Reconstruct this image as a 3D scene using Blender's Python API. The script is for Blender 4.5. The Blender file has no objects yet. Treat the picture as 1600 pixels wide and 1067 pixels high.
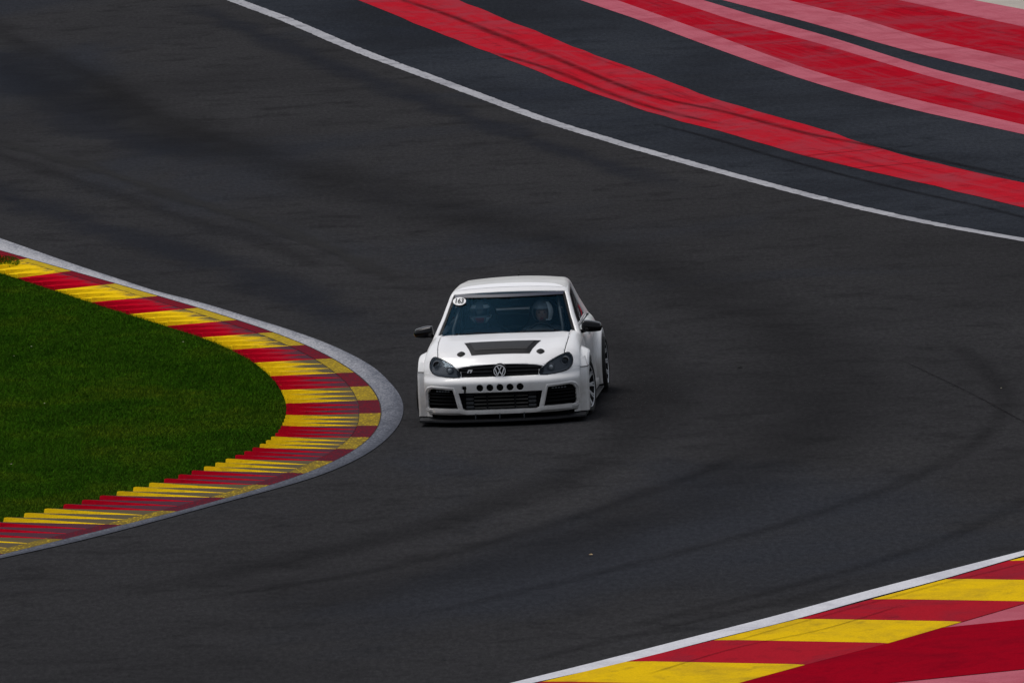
import bpy, bmesh, math, random
import numpy as np
from mathutils import Vector, Matrix
from mathutils.bvhtree import BVHTree

random.seed(7); rng = np.random.default_rng(7)
SC = bpy.context.scene
COL = SC.collection

# ---------------------------------------------------------------- camera
cam_d = bpy.data.cameras.new('camera'); cam = bpy.data.objects.new('camera', cam_d); COL.objects.link(cam)
cam_d.sensor_width = 36.0; cam_d.lens = 459.0; cam_d.clip_start = 1.0; cam_d.clip_end = 6000.0
cam.matrix_world = (Matrix.Translation((0.16706, -149.17819, 15.67927))
                    @ Matrix.Rotation(math.radians(90 - 5.64725), 4, 'X')
                    @ Matrix.Rotation(math.radians(-2.6), 4, 'Z'))
SC.camera = cam

# ---------------------------------------------------------------- sky, sun, exposure
SUN_EL, SUN_AZ = math.radians(70), math.radians(300)      # azimuth clockwise from +Y: high on the left
world = bpy.data.worlds.new('World'); SC.world = world; world.use_nodes = True
wn = world.node_tree.nodes; wl = world.node_tree.links; wn.clear()
sky = wn.new('ShaderNodeTexSky'); sky.sky_type = 'NISHITA'; sky.sun_disc = False
sky.sun_elevation = SUN_EL; sky.sun_rotation = SUN_AZ
sky.air_density = 1.0; sky.dust_density = 4.0; sky.ozone_density = 1.0; sky.altitude = 400
hs = wn.new('ShaderNodeHueSaturation'); hs.inputs['Saturation'].default_value = 0.35
bg = wn.new('ShaderNodeBackground'); bg.inputs['Strength'].default_value = 0.12
wo = wn.new('ShaderNodeOutputWorld')
wl.new(sky.outputs[0], hs.inputs['Color']); wl.new(hs.outputs[0], bg.inputs['Color']); wl.new(bg.outputs[0], wo.inputs['Surface'])

sun_d = bpy.data.lights.new('sun', 'SUN'); sun = bpy.data.objects.new('sun', sun_d); COL.objects.link(sun)
sun_d.energy = 1.1; sun_d.angle = math.radians(24); sun_d.color = (1.0, 0.965, 0.92)
sdir = Vector((math.sin(SUN_AZ) * math.cos(SUN_EL), math.cos(SUN_AZ) * math.cos(SUN_EL), math.sin(SUN_EL)))
sun.rotation_euler = sdir.to_track_quat('Z', 'Y').to_euler()

SC.view_settings.view_transform = 'Standard'; SC.view_settings.look = 'None'
SC.view_settings.exposure = 0.12; SC.view_settings.gamma = 1.0
try: SC.view_settings.use_curve_mapping = False
except Exception: pass

# ---------------------------------------------------------------- helpers
def link(o, parent=None):
    COL.objects.link(o)
    if parent is not None: o.parent = parent
    return o

def tag(o, label=None, cat=None, group=None, kind=None):
    if label: o['label'] = label
    if cat: o['category'] = cat
    if group: o['group'] = group
    if kind: o['kind'] = kind
    return o

def empty(name, loc=(0, 0, 0), rz=0.0):
    o = bpy.data.objects.new(name, None); o.location = loc; o.rotation_euler = (0, 0, rz)
    o.empty_display_size = 0.2
    return link(o)

def mesh_obj(name, verts, faces, mats, parent=None, smooth=False, sharp=None, midx=None):
    me = bpy.data.meshes.new(name)
    me.from_pydata([tuple(v) for v in verts], [], faces)
    for m in (mats if isinstance(mats, (list, tuple)) else [mats]): me.materials.append(m)
    if midx is not None: me.polygons.foreach_set('material_index', midx)
    finish(me, smooth, sharp)
    return link(bpy.data.objects.new(name, me), parent)

def finish(me, smooth, sharp):
    me.update()
    me.polygons.foreach_set('use_smooth', [bool(smooth)] * len(me.polygons))
    if smooth and sharp: me.set_sharp_from_angle(angle=math.radians(sharp))
    me.update()

def bm_obj(name, bm, mats, parent=None, smooth=False, sharp=None, recalc=True):
    if recalc: bmesh.ops.recalc_face_normals(bm, faces=bm.faces[:])
    me = bpy.data.meshes.new(name); bm.to_mesh(me); bm.free()
    for m in (mats if isinstance(mats, (list, tuple)) else [mats]): me.materials.append(m)
    finish(me, smooth, sharp)
    return link(bpy.data.objects.new(name, me), parent)

def add_box(bm, x0, x1, y0, y1, z0, z1, bev=0.0, seg=2):
    r = bmesh.ops.create_cube(bm, size=1.0)
    for v in r['verts']:
        v.co = Vector(((x0 + x1) / 2 + v.co.x * (x1 - x0), (y0 + y1) / 2 + v.co.y * (y1 - y0), (z0 + z1) / 2 + v.co.z * (z1 - z0)))
    if bev:
        es = list({e for v in r['verts'] for e in v.link_edges})
        bmesh.ops.bevel(bm, geom=es, offset=bev, segments=seg, affect='EDGES', profile=0.5)

def tube_into(bm, pts, rad, n=8, closed=False):
    pts = [Vector(p) for p in pts]; N = len(pts); rings = []
    rads = rad if isinstance(rad, (list, tuple)) else [rad] * N
    prev = None
    for i, p in enumerate(pts):
        if closed: t = pts[(i + 1) % N] - pts[i - 1]
        else: t = pts[min(i + 1, N - 1)] - pts[max(i - 1, 0)]
        t.normalize()
        if prev is None:
            up = Vector((0, 0, 1)) if abs(t.z) < 0.9 else Vector((1, 0, 0))
            a = t.cross(up).normalized()
        else:
            a = (prev - t * prev.dot(t)).normalized()
        prev = a; b = t.cross(a)
        rings.append([bm.verts.new(p + (a * math.cos(2 * math.pi * k / n) + b * math.sin(2 * math.pi * k / n)) * rads[i]) for k in range(n)])
    for i in range(N if closed else N - 1):
        A, B = rings[i], rings[(i + 1) % N]
        for k in range(n): bm.faces.new((A[k], A[(k + 1) % n], B[(k + 1) % n], B[k]))
    if not closed:
        bm.faces.new(rings[0][::-1]); bm.faces.new(rings[-1])

def lathe_into(bm, prof, n, M):                      # prof = [(radius, axial)], axis local X, M places it
    rings = []
    for r, a in prof:
        rings.append([bm.verts.new(M @ Vector((a, r * math.cos(2 * math.pi * k / n), r * math.sin(2 * math.pi * k / n)))) for k in range(n)])
    for i in range(len(prof) - 1):
        for k in range(n):
            bm.faces.new((rings[i][k], rings[i][(k + 1) % n], rings[i + 1][(k + 1) % n], rings[i + 1][k]))
    return rings

def catmull(P, n):
    P = [np.array(p, float) for p in P]
    Q = [2 * P[0] - P[1]] + P + [2 * P[-1] - P[-2]]; out = []
    for i in range(1, len(Q) - 2):
        for k in range(n):
            t = k / n
            out.append(0.5 * ((2 * Q[i]) + (-Q[i - 1] + Q[i + 1]) * t + (2 * Q[i - 1] - 5 * Q[i] + 4 * Q[i + 1] - Q[i + 2]) * t * t
                              + (-Q[i - 1] + 3 * Q[i] - 3 * Q[i + 1] + Q[i + 2]) * t ** 3))
    out.append(P[-1])
    return np.array(out)

def extend(P, d0, d1):
    P = [np.array(p, float) for p in P]
    a = P[0] - P[1]; b = P[-1] - P[-2]
    if d0: P = [P[0] + a / np.linalg.norm(a) * d0] + P
    if d1: P = P + [P[-1] + b / np.linalg.norm(b) * d1]
    return P

def smooth_pts(P, it=2):
    P = np.array(P, float)
    for _ in range(it):
        Q = P.copy(); Q[1:-1] = 0.25 * P[:-2] + 0.5 * P[1:-1] + 0.25 * P[2:]; P = Q
    return P

# ---------------------------------------------------------------- material helpers
class Mat:
    def __init__(s, name, rough=0.8, spec=0.3, color=(0.5, 0.5, 0.5), metal=0.0, coat=0.0):
        s.m = bpy.data.materials.new(name); s.m.use_nodes = True
        s.nt = s.m.node_tree; s.N = s.nt.nodes; s.L = s.nt.links
        s.b = s.N['Principled BSDF']; s.out = s.N['Material Output']
        s.b.inputs['Base Color'].default_value = (*color, 1); s.b.inputs['Roughness'].default_value = rough
        s.b.inputs['Specular IOR Level'].default_value = spec; s.b.inputs['Metallic'].default_value = metal
        s.b.inputs['Coat Weight'].default_value = coat; s.b.inputs['Coat Roughness'].default_value = 0.08
    def n(s, t, **kw):
        nd = s.N.new(t)
        for k, v in kw.items():
            if k.startswith('i_'): nd.inputs[k[2:].replace('_', ' ')].default_value = v
            else: setattr(nd, k, v)
        return nd
    def lk(s, a, b): s.L.new(a, b)
    def pos(s, scale=(1, 1, 1), obj=False):
        if obj: src = s.n('ShaderNodeTexCoord').outputs['Object']
        else: src = s.n('ShaderNodeNewGeometry').outputs['Position']
        mp = s.n('ShaderNodeMapping'); mp.inputs['Scale'].default_value = scale
        s.lk(src, mp.inputs['Vector']); return mp.outputs[0]
    def noise(s, vec, scale, detail=4, rough=0.55, dist=0.0):
        nd = s.n('ShaderNodeTexNoise'); nd.inputs['Scale'].default_value = scale; nd.inputs['Detail'].default_value = detail
        nd.inputs['Roughness'].default_value = rough; nd.inputs['Distortion'].default_value = dist
        s.lk(vec, nd.inputs['Vector']); return nd.outputs['Fac']
    def ramp(s, fac, stops, interp='LINEAR'):
        nd = s.n('ShaderNodeValToRGB'); nd.color_ramp.interpolation = interp
        el = nd.color_ramp.elements
        while len(el) < len(stops): el.new(0.5)
        for e, (p, c) in zip(el, stops):
            e.position = p; e.color = (*c, 1) if len(c) == 3 else c
        s.lk(fac, nd.inputs[0]); return nd.outputs[0]
    def r2(s, fac, a, b, lo=0.0, hi=1.0):               # smooth scalar remap a..b -> lo..hi
        nd = s.n('ShaderNodeMapRange'); nd.interpolation_type = 'SMOOTHSTEP'
        nd.inputs['From Min'].default_value = a; nd.inputs['From Max'].default_value = b
        nd.inputs['To Min'].default_value = lo; nd.inputs['To Max'].default_value = hi
        s.lk(fac, nd.inputs['Value']); return nd.outputs[0]
    def math(s, op, a, b=None):
        nd = s.n('ShaderNodeMath', operation=op)
        for i, v in enumerate((a, b)):
            if v is None: continue
            if isinstance(v, (int, float)): nd.inputs[i].default_value = v
            else: s.lk(v, nd.inputs[i])
        return nd.outputs[0]
    def mix(s, fac, a, b, blend='MIX'):
        nd = s.n('ShaderNodeMix', data_type='RGBA', blend_type=blend)
        for sock, v in ((nd.inputs[0], fac), (nd.inputs[6], a), (nd.inputs[7], b)):
            if isinstance(v, (int, float)): sock.default_value = v
            elif isinstance(v, tuple): sock.default_value = (*v, 1) if len(v) == 3 else v
            else: s.lk(v, sock)
        return nd.outputs[2]
    def base(s, c): s.lk(c, s.b.inputs['Base Color']); return s
    def bump(s, h, strength, dist):
        nd = s.n('ShaderNodeBump'); nd.inputs['Strength'].default_value = strength; nd.inputs['Distance'].default_value = dist
        s.lk(h, nd.inputs['Height']); s.lk(nd.outputs[0], s.b.inputs['Normal']); return s
    def alpha(s, a): s.lk(a, s.b.inputs['Alpha']); return s

def plain(name, color, rough=0.6, spec=0.3, metal=0.0, coat=0.0, var=0.12, scale=30.0):
    M = Mat(name, rough, spec, color, metal, coat)
    f = M.noise(M.pos(obj=True), scale, 3)
    lo = tuple(c * (1 - var) for c in color); hi = tuple(min(1, c * (1 + var)) for c in color)
    M.base(M.ramp(f, [(0.3, lo), (0.7, hi)])); return M.m
# ---------------------------------------------------------------- ground curves in metres (x right, y away)
KERB_STATIONS=[((-5.56,21.38),(-6.24,20.53)),((-4.91,19.28),(-5.69,18.62)),((-4.31,17.24),(-5.17,16.68)),((-3.78,15.54),(-4.64,14.86)),((-3.24,13.61),(-4.10,13.06)),((-2.77,11.83),(-3.64,11.49)),((-2.34,10.10),(-3.23,9.70)),((-2.00,8.24),(-2.93,7.96)),((-1.70,6.38),(-2.73,6.33)),((-1.52,4.77),(-2.57,4.53)),((-1.40,3.05),(-2.50,2.95)),((-1.37,1.62),(-2.48,1.57)),((-1.39,0.13),(-2.51,0.45)),((-1.48,-1.01),(-2.57,-0.72)),((-1.63,-2.20),(-2.70,-1.83)),((-1.87,-3.42),(-3.03,-2.84)),((-2.18,-4.52),(-3.29,-3.94)),((-2.54,-5.54),(-3.77,-4.99)),((-3.02,-6.63),(-4.25,-6.09)),((-3.53,-7.78),(-4.81,-7.13)),((-4.11,-8.82),(-5.44,-8.19)),((-4.72,-9.98),(-6.10,-9.22))]
WL_OUT=[(-6.68,26.63),(-6.13,24.51),(-5.53,22.18),(-4.93,20.00),(-4.35,17.87),(-3.81,16.32),(-3.11,13.88),(-2.54,11.89),(-1.99,9.62),(-1.53,7.11),(-1.31,5.08),(-1.17,3.39),(-1.13,1.91),(-1.16,0.50),(-1.28,-0.98),(-1.47,-2.45),(-1.76,-3.83),(-2.21,-5.29),(-3.15,-7.27),(-3.90,-8.90),(-4.63,-10.36),(-5.36,-11.52)]
WL_IN=[(-6.65,25.61),(-6.19,23.80),(-5.56,21.38),(-4.91,19.28),(-4.31,17.24),(-3.78,15.54),(-3.24,13.61),(-2.77,11.83),(-2.34,10.10),(-2.00,8.24),(-1.70,6.38),(-1.52,4.77),(-1.40,3.05),(-1.37,1.62),(-1.39,0.13),(-1.48,-1.01),(-1.63,-2.20),(-1.87,-3.42),(-2.18,-4.52),(-2.54,-5.54),(-3.02,-6.63),(-3.53,-7.78),(-4.11,-8.82),(-4.72,-9.98),(-5.38,-11.12)]
GRASS=[(-6.49,21.01),(-6.24,20.53),(-5.69,18.62),(-5.17,16.68),(-4.64,14.86),(-4.10,13.06),(-3.64,11.49),(-3.23,9.70),(-2.93,7.92),(-2.73,6.33),(-2.57,4.53),(-2.50,2.74),(-2.48,1.36),(-2.55,-0.62),(-2.70,-1.83),(-2.93,-2.75),(-3.23,-3.81),(-3.63,-4.72),(-4.09,-5.83),(-4.63,-6.82),(-5.02,-7.67),(-5.46,-8.55)]
L2=[(-4.27,69.82),(-3.26,64.40),(-2.06,57.26),(-0.89,51.02),(0.00,46.32),(0.81,42.04),(1.79,37.66),(2.11,36.28),(3.37,31.19),(4.57,26.58),(5.73,22.72),(6.87,19.61)]
RED_LO=[(-2.19,68.51),(-0.73,59.83),(0.45,53.02),(1.68,46.03),(2.65,41.25),(3.20,39.18),(4.44,33.77),(5.65,29.43),(7.07,24.26)]
RED_HI=[(-0.50,67.46),(0.71,59.87),(1.56,54.66),(2.77,47.97),(3.31,44.75),(4.59,39.03),(5.78,33.22),(7.23,27.99)]
A0=[(1.51,66.19),(2.46,60.88),(3.50,54.56),(4.80,47.11),(6.05,41.43),(7.57,35.82)]
A1=[(2.11,65.82),(2.50,63.55),(3.55,57.33),(4.86,49.37),(6.12,43.39),(7.64,37.45)]
A2=[(3.00,65.26),(3.99,59.81),(5.35,53.45),(6.61,46.98),(7.82,41.59)]
A3=[(3.51,64.94),(4.38,60.40),(5.41,55.40),(6.67,48.56),(7.90,43.32)]
A4=[(3.82,64.74),(5.12,58.84),(6.43,52.28),(8.00,45.56)]
A5=[(4.87,64.09),(5.90,59.47),(6.87,54.25),(8.15,49.08)]
A6=[(6.64,62.98),(7.45,59.76),(8.44,55.85)]
A7=[(7.83,62.23),(8.60,59.47)]
NWL_HI=[(0.02,-23.93),(1.29,-21.78),(2.60,-19.56),(3.96,-17.16),(5.36,-14.92)]
NWL_LO=[(0.26,-24.12),(1.10,-22.94),(1.97,-21.47),(2.84,-20.08),(3.62,-18.63),(4.42,-17.25),(5.34,-15.48)]
NK_EDGE=[(2.23,-24.83),(2.84,-23.76),(3.76,-22.24),(4.57,-20.71),(5.16,-19.60)]
NR_HI=[(4.28,-21.31),(5.10,-20.92)]
NR_LO=[(3.81,-25.36),(4.93,-24.86)]
MARKS={'ARC':[(5.10,8.81),(5.50,6.03),(5.74,2.89),(5.78,-0.41),(5.42,-3.66),(4.98,-5.88),(4.23,-8.48),(3.47,-10.42),(2.74,-12.13),(1.88,-13.68),(1.05,-15.14),(0.05,-16.78),(-0.93,-18.17),(-1.89,-19.15)],
'THIN':[(4.71,5.08),(4.95,3.84),(5.45,0.67),(5.90,-2.56),(6.34,-5.60)],
'LOW':[(6.39,-7.46),(5.56,-10.53),(4.91,-12.76),(4.04,-14.94),(2.99,-17.03),(1.84,-18.95),(0.67,-20.90)],
'LOW2':[(3.64,-16.89),(2.62,-18.71),(1.30,-20.61),(0.02,-22.72)],
'MID':[(2.83,-3.97),(2.21,-6.22),(1.56,-7.88),(1.12,-9.21),(0.28,-11.20),(-0.67,-13.08),(-1.67,-14.54),(-2.72,-15.55),(-3.89,-16.21)],
'LANE':[(-8.82,63.98),(-7.09,55.97),(-5.46,47.19),(-3.59,38.71),(-1.88,32.46),(-0.10,26.05),(1.47,20.10),(2.84,13.74),(3.57,8.09),(3.81,2.64),(3.45,-2.19),(2.55,-6.82),(1.31,-10.70),(-0.07,-14.01),(-1.52,-16.57),(-3.18,-18.66),(-5.07,-20.07),(-5.70,-20.36)],
'INNER':[(-1.03,18.64),(0.19,14.58),(1.19,9.99),(1.75,5.06),(1.75,0.65),(1.26,-3.64),(0.45,-6.91),(-0.61,-9.93),(-1.96,-12.39),(-3.27,-14.20),(-5.21,-15.98)],
'LIGHTBAND':[(-7.89,45.01),(-6.91,41.40),(-5.67,37.11),(-4.18,31.10),(-3.05,26.86),(-1.97,21.80),(-1.11,16.92)],
'BLUEA':[(-8.76,62.56),(-7.72,56.60),(-6.72,50.33),(-5.66,43.78),(-4.72,39.88),(-3.93,37.26)],
'BLUEB':[(-7.78,37.15),(-6.92,33.55),(-5.71,28.90),(-4.47,24.43),(-3.29,20.18),(-2.41,15.82),(-1.72,11.34)],
'DARKA':[(-7.81,42.67),(-6.52,37.88),(-5.28,32.70),(-4.12,28.09),(-3.19,24.74),(-2.12,19.61)],
'DARKB':[(-8.82,69.70),(-7.49,61.80),(-6.24,54.44),(-5.06,46.37),(-4.11,41.78),(-2.92,37.26)],
'EDGE':[(-5.18,70.39),(-3.52,60.51),(-2.23,53.39),(-0.82,45.77),(0.49,39.27),(1.71,33.49),(2.88,28.45)],
'REDA':[(-2.16,71.50),(-0.64,63.92),(0.87,54.80),(2.26,46.31),(3.43,42.09),(4.54,37.60),(5.49,34.67),(7.26,28.58),(8.00,25.79)],
'REDB':[(4.24,33.73),(4.79,34.08),(5.48,34.46),(6.08,34.78)],
'REDC':[(4.80,31.43),(5.04,31.51),(5.61,31.73),(6.24,32.02)],
'REDD':[(-0.03,56.00),(0.95,51.53),(1.87,46.05),(2.67,42.28),(3.55,39.27)],
'RUN':[(2.18,41.28),(3.06,37.97),(3.89,34.35),(4.70,31.06),(5.49,28.09),(6.45,24.92),(7.01,22.81),(7.59,20.72)],
'KB':[(2.04,-22.04),(2.83,-20.56),(3.71,-18.96),(4.40,-17.74),(5.02,-16.76),(5.59,-15.79)],
'KB2':[(1.25,-24.18),(2.22,-22.26),(3.13,-21.04),(4.02,-19.24)]}
# ================================================================= MATERIALS OF THE TRACK
def asphalt_mat(name, c0, c1, c2, blue):
    M = Mat(name, 0.9, 0.0)
    g = M.pos(); st = M.pos((1.0, 0.55, 1.0))
    big = M.noise(st, 0.16, 5, 0.62, 0.5); mid = M.noise(g, 1.1, 6, 0.68, 0.3)
    fine = M.noise(g, 55.0, 3, 0.75); speck = M.noise(g, 130.0, 2, 0.6)
    col = M.ramp(big, [(0.34, c0), (0.5, c1), (0.66, c2)])
    col = M.mix(M.r2(mid, 0.48, 0.72), col, tuple(c * 0.70 for c in c1))
    col = M.mix(M.r2(M.noise(st, 0.10, 4, 0.6, 0.8), 0.5, 0.66, 0, 0.8), col, blue)
    k = M.ramp(fine, [(0.25, (0.62, 0.62, 0.62)), (0.5, (1, 1, 1)), (0.75, (1.45, 1.43, 1.4))])
    col = M.mix(1.0, col, k, 'MULTIPLY')
    grain = M.noise(M.pos((1.0, 0.30, 1.0)), 16.0, 5, 0.8)
    col = M.mix(1.0, col, M.ramp(grain, [(0.34, (0.78, 0.78, 0.78)), (0.5, (1, 1, 1)), (0.66, (1.27, 1.26, 1.25))]), 'MULTIPLY')
    col = M.mix(M.r2(speck, 0.72, 0.8, 0, 0.55), col, (0.12, 0.115, 0.11))
    M.base(col); M.bump(M.noise(g, 90.0, 3, 0.7), 0.35, 0.006)
    M.lk(M.r2(mid, 0.3, 0.7, 0.72, 0.9), M.b.inputs['Roughness'])
    return M.m

M_ASPH = asphalt_mat('track_asphalt', (0.0250, 0.0250, 0.0268), (0.0290, 0.0290, 0.0310), (0.0335, 0.0335, 0.0355), (0.0255, 0.0280, 0.0345))
M_RUN = asphalt_mat('run_off_asphalt', (0.0180, 0.0200, 0.0245), (0.0250, 0.0285, 0.0355), (0.0330, 0.0370, 0.0450), (0.0215, 0.0255, 0.0350))

def paint_mat(name, col, worn, wear, dark=(0.03, 0.028, 0.03), chip=0.0, rough=0.85, stretch=0.7, streak=0.0):
    """flat road paint with rubbed and faded patches"""
    M = Mat(name, rough, 0.0)
    st = M.pos((1.0, stretch, 1.0)); g = M.pos()
    a = M.noise(st, 0.9, 5, 0.65, 0.7); b = M.noise(st, 3.5, 5, 0.65, 0.4); f = M.noise(g, 45.0, 3, 0.7)
    c = M.mix(M.r2(a, 0.42, 0.66), col, worn)
    c = M.mix(M.r2(b, 0.5, 0.78, 0, wear), c, dark)
    k = M.ramp(f, [(0.25, (0.78, 0.78, 0.78)), (0.5, (1, 1, 1)), (0.78, (1.18, 1.16, 1.14))])
    c = M.mix(1.0, c, k, 'MULTIPLY')
    if streak:
        uv = M.n('ShaderNodeUVMap', uv_map='UVMap').outputs[0]
        mp = M.n('ShaderNodeMapping'); mp.inputs['Scale'].default_value = (9.0, 5.0, 1); M.lk(uv, mp.inputs['Vector'])
        sn = M.noise(mp.outputs[0], 1.0, 6, 0.7, 0.5)
        c = M.mix(M.r2(sn, 0.50, 0.70, 0, streak), c, worn); c = M.mix(M.r2(sn, 0.46, 0.30, 0, streak * .7), c, dark)
    if chip: c = M.mix(M.r2(M.noise(st, 14.0, 4, 0.7), 0.56, 0.66, 0, chip), c, dark)
    M.base(c); M.bump(f, 0.2, 0.004)
    return M.m

M_WHITE = paint_mat('white_line_paint', (0.36, 0.36, 0.385), (0.29, 0.29, 0.315), 0.7, (0.08, 0.08, 0.09), 0.75, streak=0.5)
M_WHITE2 = paint_mat('fresh_white_line_paint', (0.55, 0.55, 0.585), (0.46, 0.46, 0.5), 0.15, (0.15, 0.15, 0.16), 0.12)
def scuffed_line():
    M = Mat('scuffed_white_line_paint', 0.85, 0.0)
    uv = M.n('ShaderNodeUVMap', uv_map='UVMap').outputs[0]; sep = M.n('ShaderNodeSeparateXYZ'); M.lk(uv, sep.inputs[0])
    st = M.pos((1, .22, 1)); n1 = M.noise(st, 5.0, 5, 0.7, 0.4); n2 = M.noise(M.pos((1, .3, 1)), 38.0, 3, 0.7)
    U0 = M.r2(sep.outputs[0], 0.0, 1.0); U0.node.interpolation_type = 'LINEAR'; U0.node.clamp = True; U0.node.name = 'span'
    keep = M.ramp(U0, [(0.0, (.95,) * 3), (0.42, (.85,) * 3), (0.57, (.52,) * 3), (0.66, (.34,) * 3), (0.78, (.24,) * 3), (1.0, (.25,) * 3)])
    edge = M.r2(sep.outputs[1], 0.25, 1.0, 0.0, 0.22)          # the side the wheels run over is rubbed most
    t = M.math('ADD', M.math('SUBTRACT', keep, edge), M.math('MULTIPLY', M.math('SUBTRACT', n1, 0.5), 0.5))
    t = M.math('ADD', t, M.math('MULTIPLY', M.math('SUBTRACT', n2, 0.5), 1.1))
    M.base(M.ramp(t, [(0.05, (0.062, 0.067, 0.082)), (0.35, (0.105, 0.112, 0.135)), (0.65, (0.21, 0.215, 0.24)), (1.0, (0.40, 0.40, 0.42))]))
    M.bump(n2, 0.2, 0.004); return M.m
M_WHITE3 = scuffed_line()
M_BRED = paint_mat('bright_red_paint', (0.34, 0.005, 0.015), (0.27, 0.026, 0.042), 0.4, (0.13, 0.006, 0.012), 0.06, streak=0.9)
M_WRED = paint_mat('worn_red_paint', (0.40, 0.011, 0.022), (0.31, 0.030, 0.045), 0.55, (0.13, 0.010, 0.017), 0.10, streak=0.95)
M_DRED = paint_mat('deep_red_paint', (0.26, 0.0025, 0.011), (0.20, 0.003, 0.011), 0.3, (0.12, 0.002, 0.008), 0.0, streak=0.6)
M_PINK = paint_mat('faded_pink_paint', (0.41, 0.108, 0.143), (0.34, 0.072, 0.100), 0.4, (0.24, 0.055, 0.075), 0.05, streak=0.8)
M_CREAM = paint_mat('cream_concrete', (0.40, 0.36, 0.32), (0.34, 0.31, 0.28), 0.2, (0.25, 0.23, 0.2), 0.0)
M_NYEL = paint_mat('near_kerb_yellow', (0.64, 0.41, 0.008), (0.50, 0.32, 0.014), 0.5, (0.2, 0.14, 0.02), 0.15)
M_NRED = paint_mat('near_kerb_red', (0.33, 0.012, 0.022), (0.24, 0.016, 0.028), 0.4, (0.09, 0.01, 0.016), 0.1)

def kerb_mat(name, col, dirt, clean=False, stip=False):
    M = Mat(name, 0.8, 0.0)
    uv = M.n('ShaderNodeUVMap', uv_map='UVMap').outputs[0]
    sep = M.n('ShaderNodeSeparateXYZ'); M.lk(uv, sep.inputs[0])
    mp = M.n('ShaderNodeMapping'); mp.inputs['Scale'].default_value = (7.0, 1.2, 1); M.lk(uv, mp.inputs['Vector'])
    streak = M.noise(mp.outputs[0], 1.6, 5, 0.65, 0.3)
    f = M.noise(M.pos(), 60.0, 3, 0.7); g = M.noise(M.pos((1, .4, 1)), 9.0, 4, 0.65)
    wear = M.n('ShaderNodeAttribute', attribute_name='wear', attribute_type='OBJECT').outputs['Fac']
    k = M.ramp(f, [(0.25, (0.8, 0.8, 0.8)), (0.5, (1, 1, 1)), (0.78, (1.15, 1.13, 1.1))])
    c = M.mix(M.r2(g, 0.4, 0.7, 0, 0.35), col, tuple(x * 0.72 for x in col))
    if clean:
        c = M.mix(M.r2(g, 0.55, 0.75, 0, 0.35), c, dirt)
    elif stip:
        v = M.n('ShaderNodeTexVoronoi'); v.inputs['Scale'].default_value = 26.0; M.lk(M.pos((1, .45, 1)), v.inputs['Vector'])
        m = M.r2(v.outputs['Distance'], 0.22, 0.42, 0.0, 0.75)
        c = M.mix(M.math('MULTIPLY', m, wear), c, dirt)
        c = M.mix(M.math('MULTIPLY', M.r2(g, 0.35, 0.75, 0.15, 0.7), wear), c, dirt)
    else:
        w = M.math('SUBTRACT', 1.0, sep.outputs[1])
        t = M.math('ADD', M.math('MULTIPLY', w, 0.95), M.math('MULTIPLY', M.math('SUBTRACT', streak, 0.5), 1.9))
        t = M.math('ADD', t, M.math('MULTIPLY', M.math('SUBTRACT', wear, 0.5), 1.1))
        c = M.mix(M.r2(t, 0.18, 0.74, 0.0, 0.95), c, dirt)
    c = M.mix(1.0, c, k, 'MULTIPLY')
    M.base(c); M.bump(f, 0.25, 0.004)
    return M.m

YEL, RED = (0.78, 0.50, 0.008), (0.42, 0.003, 0.015)
M_KY = kerb_mat('kerb_yellow_rubbered', YEL, (0.062, 0.058, 0.050)); M_KYC = kerb_mat('kerb_yellow_clean', YEL, (0.3, 0.2, 0.02), clean=True)
M_KR = kerb_mat('kerb_red_rubbered', RED, (0.058, 0.032, 0.044)); M_KRC = kerb_mat('kerb_red_clean', RED, (0.15, 0.004, 0.012), clean=True)
M_KYS = kerb_mat('kerb_yellow_stippled', (0.52, 0.36, 0.02), (0.10, 0.075, 0.03), stip=True)
M_KRS = kerb_mat('kerb_red_scuffed', (0.19, 0.009, 0.018), (0.055, 0.02, 0.03), stip=True)

def mark_mat(name, col, amount, edge=0.5, lo=0.35, hi=0.7, stretch=0.6, sc=1.6, ragged=0.5):
    """rubber or stain lying on the asphalt; fades to nothing at its edges"""
    M = Mat(name, 0.9, 0.0, col)
    uv = M.n('ShaderNodeUVMap', uv_map='UVMap').outputs[0]
    sep = M.n('ShaderNodeSeparateXYZ'); M.lk(uv, sep.inputs[0])
    n1 = M.noise(M.pos((1, stretch, 1)), sc, 5, 0.65, 0.5)
    d = M.math('ABSOLUTE', M.math('SUBTRACT', sep.outputs[1], 0.5))
    d = M.math('ADD', d, M.math('MULTIPLY', M.math('SUBTRACT', n1, 0.5), ragged))
    e = M.r2(d, 0.5 - edge, 0.42, 1.0, 0.0)
    ends = M.r2(sep.outputs[0], 0.0, 0.12); ends2 = M.r2(sep.outputs[0], 0.88, 1.0, 1.0, 0.0)
    hard = M.r2(M.math('ABSOLUTE', M.math('SUBTRACT', sep.outputs[1], 0.5)), 0.40, 0.5, 1.0, 0.0)
    a = M.math('MULTIPLY', M.math('MULTIPLY', e, hard), M.math('MULTIPLY', ends, ends2))
    fine = M.noise(M.pos(), 60.0, 3, 0.7)
    a = M.math('MULTIPLY', a, M.r2(n1, lo, hi, 0.35, 1.0))
    a = M.math('MULTIPLY', a, M.r2(fine, 0.25, 0.6, 0.55, 1.0))
    M.alpha(M.math('MULTIPLY', a, amount)); return M.m

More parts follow.
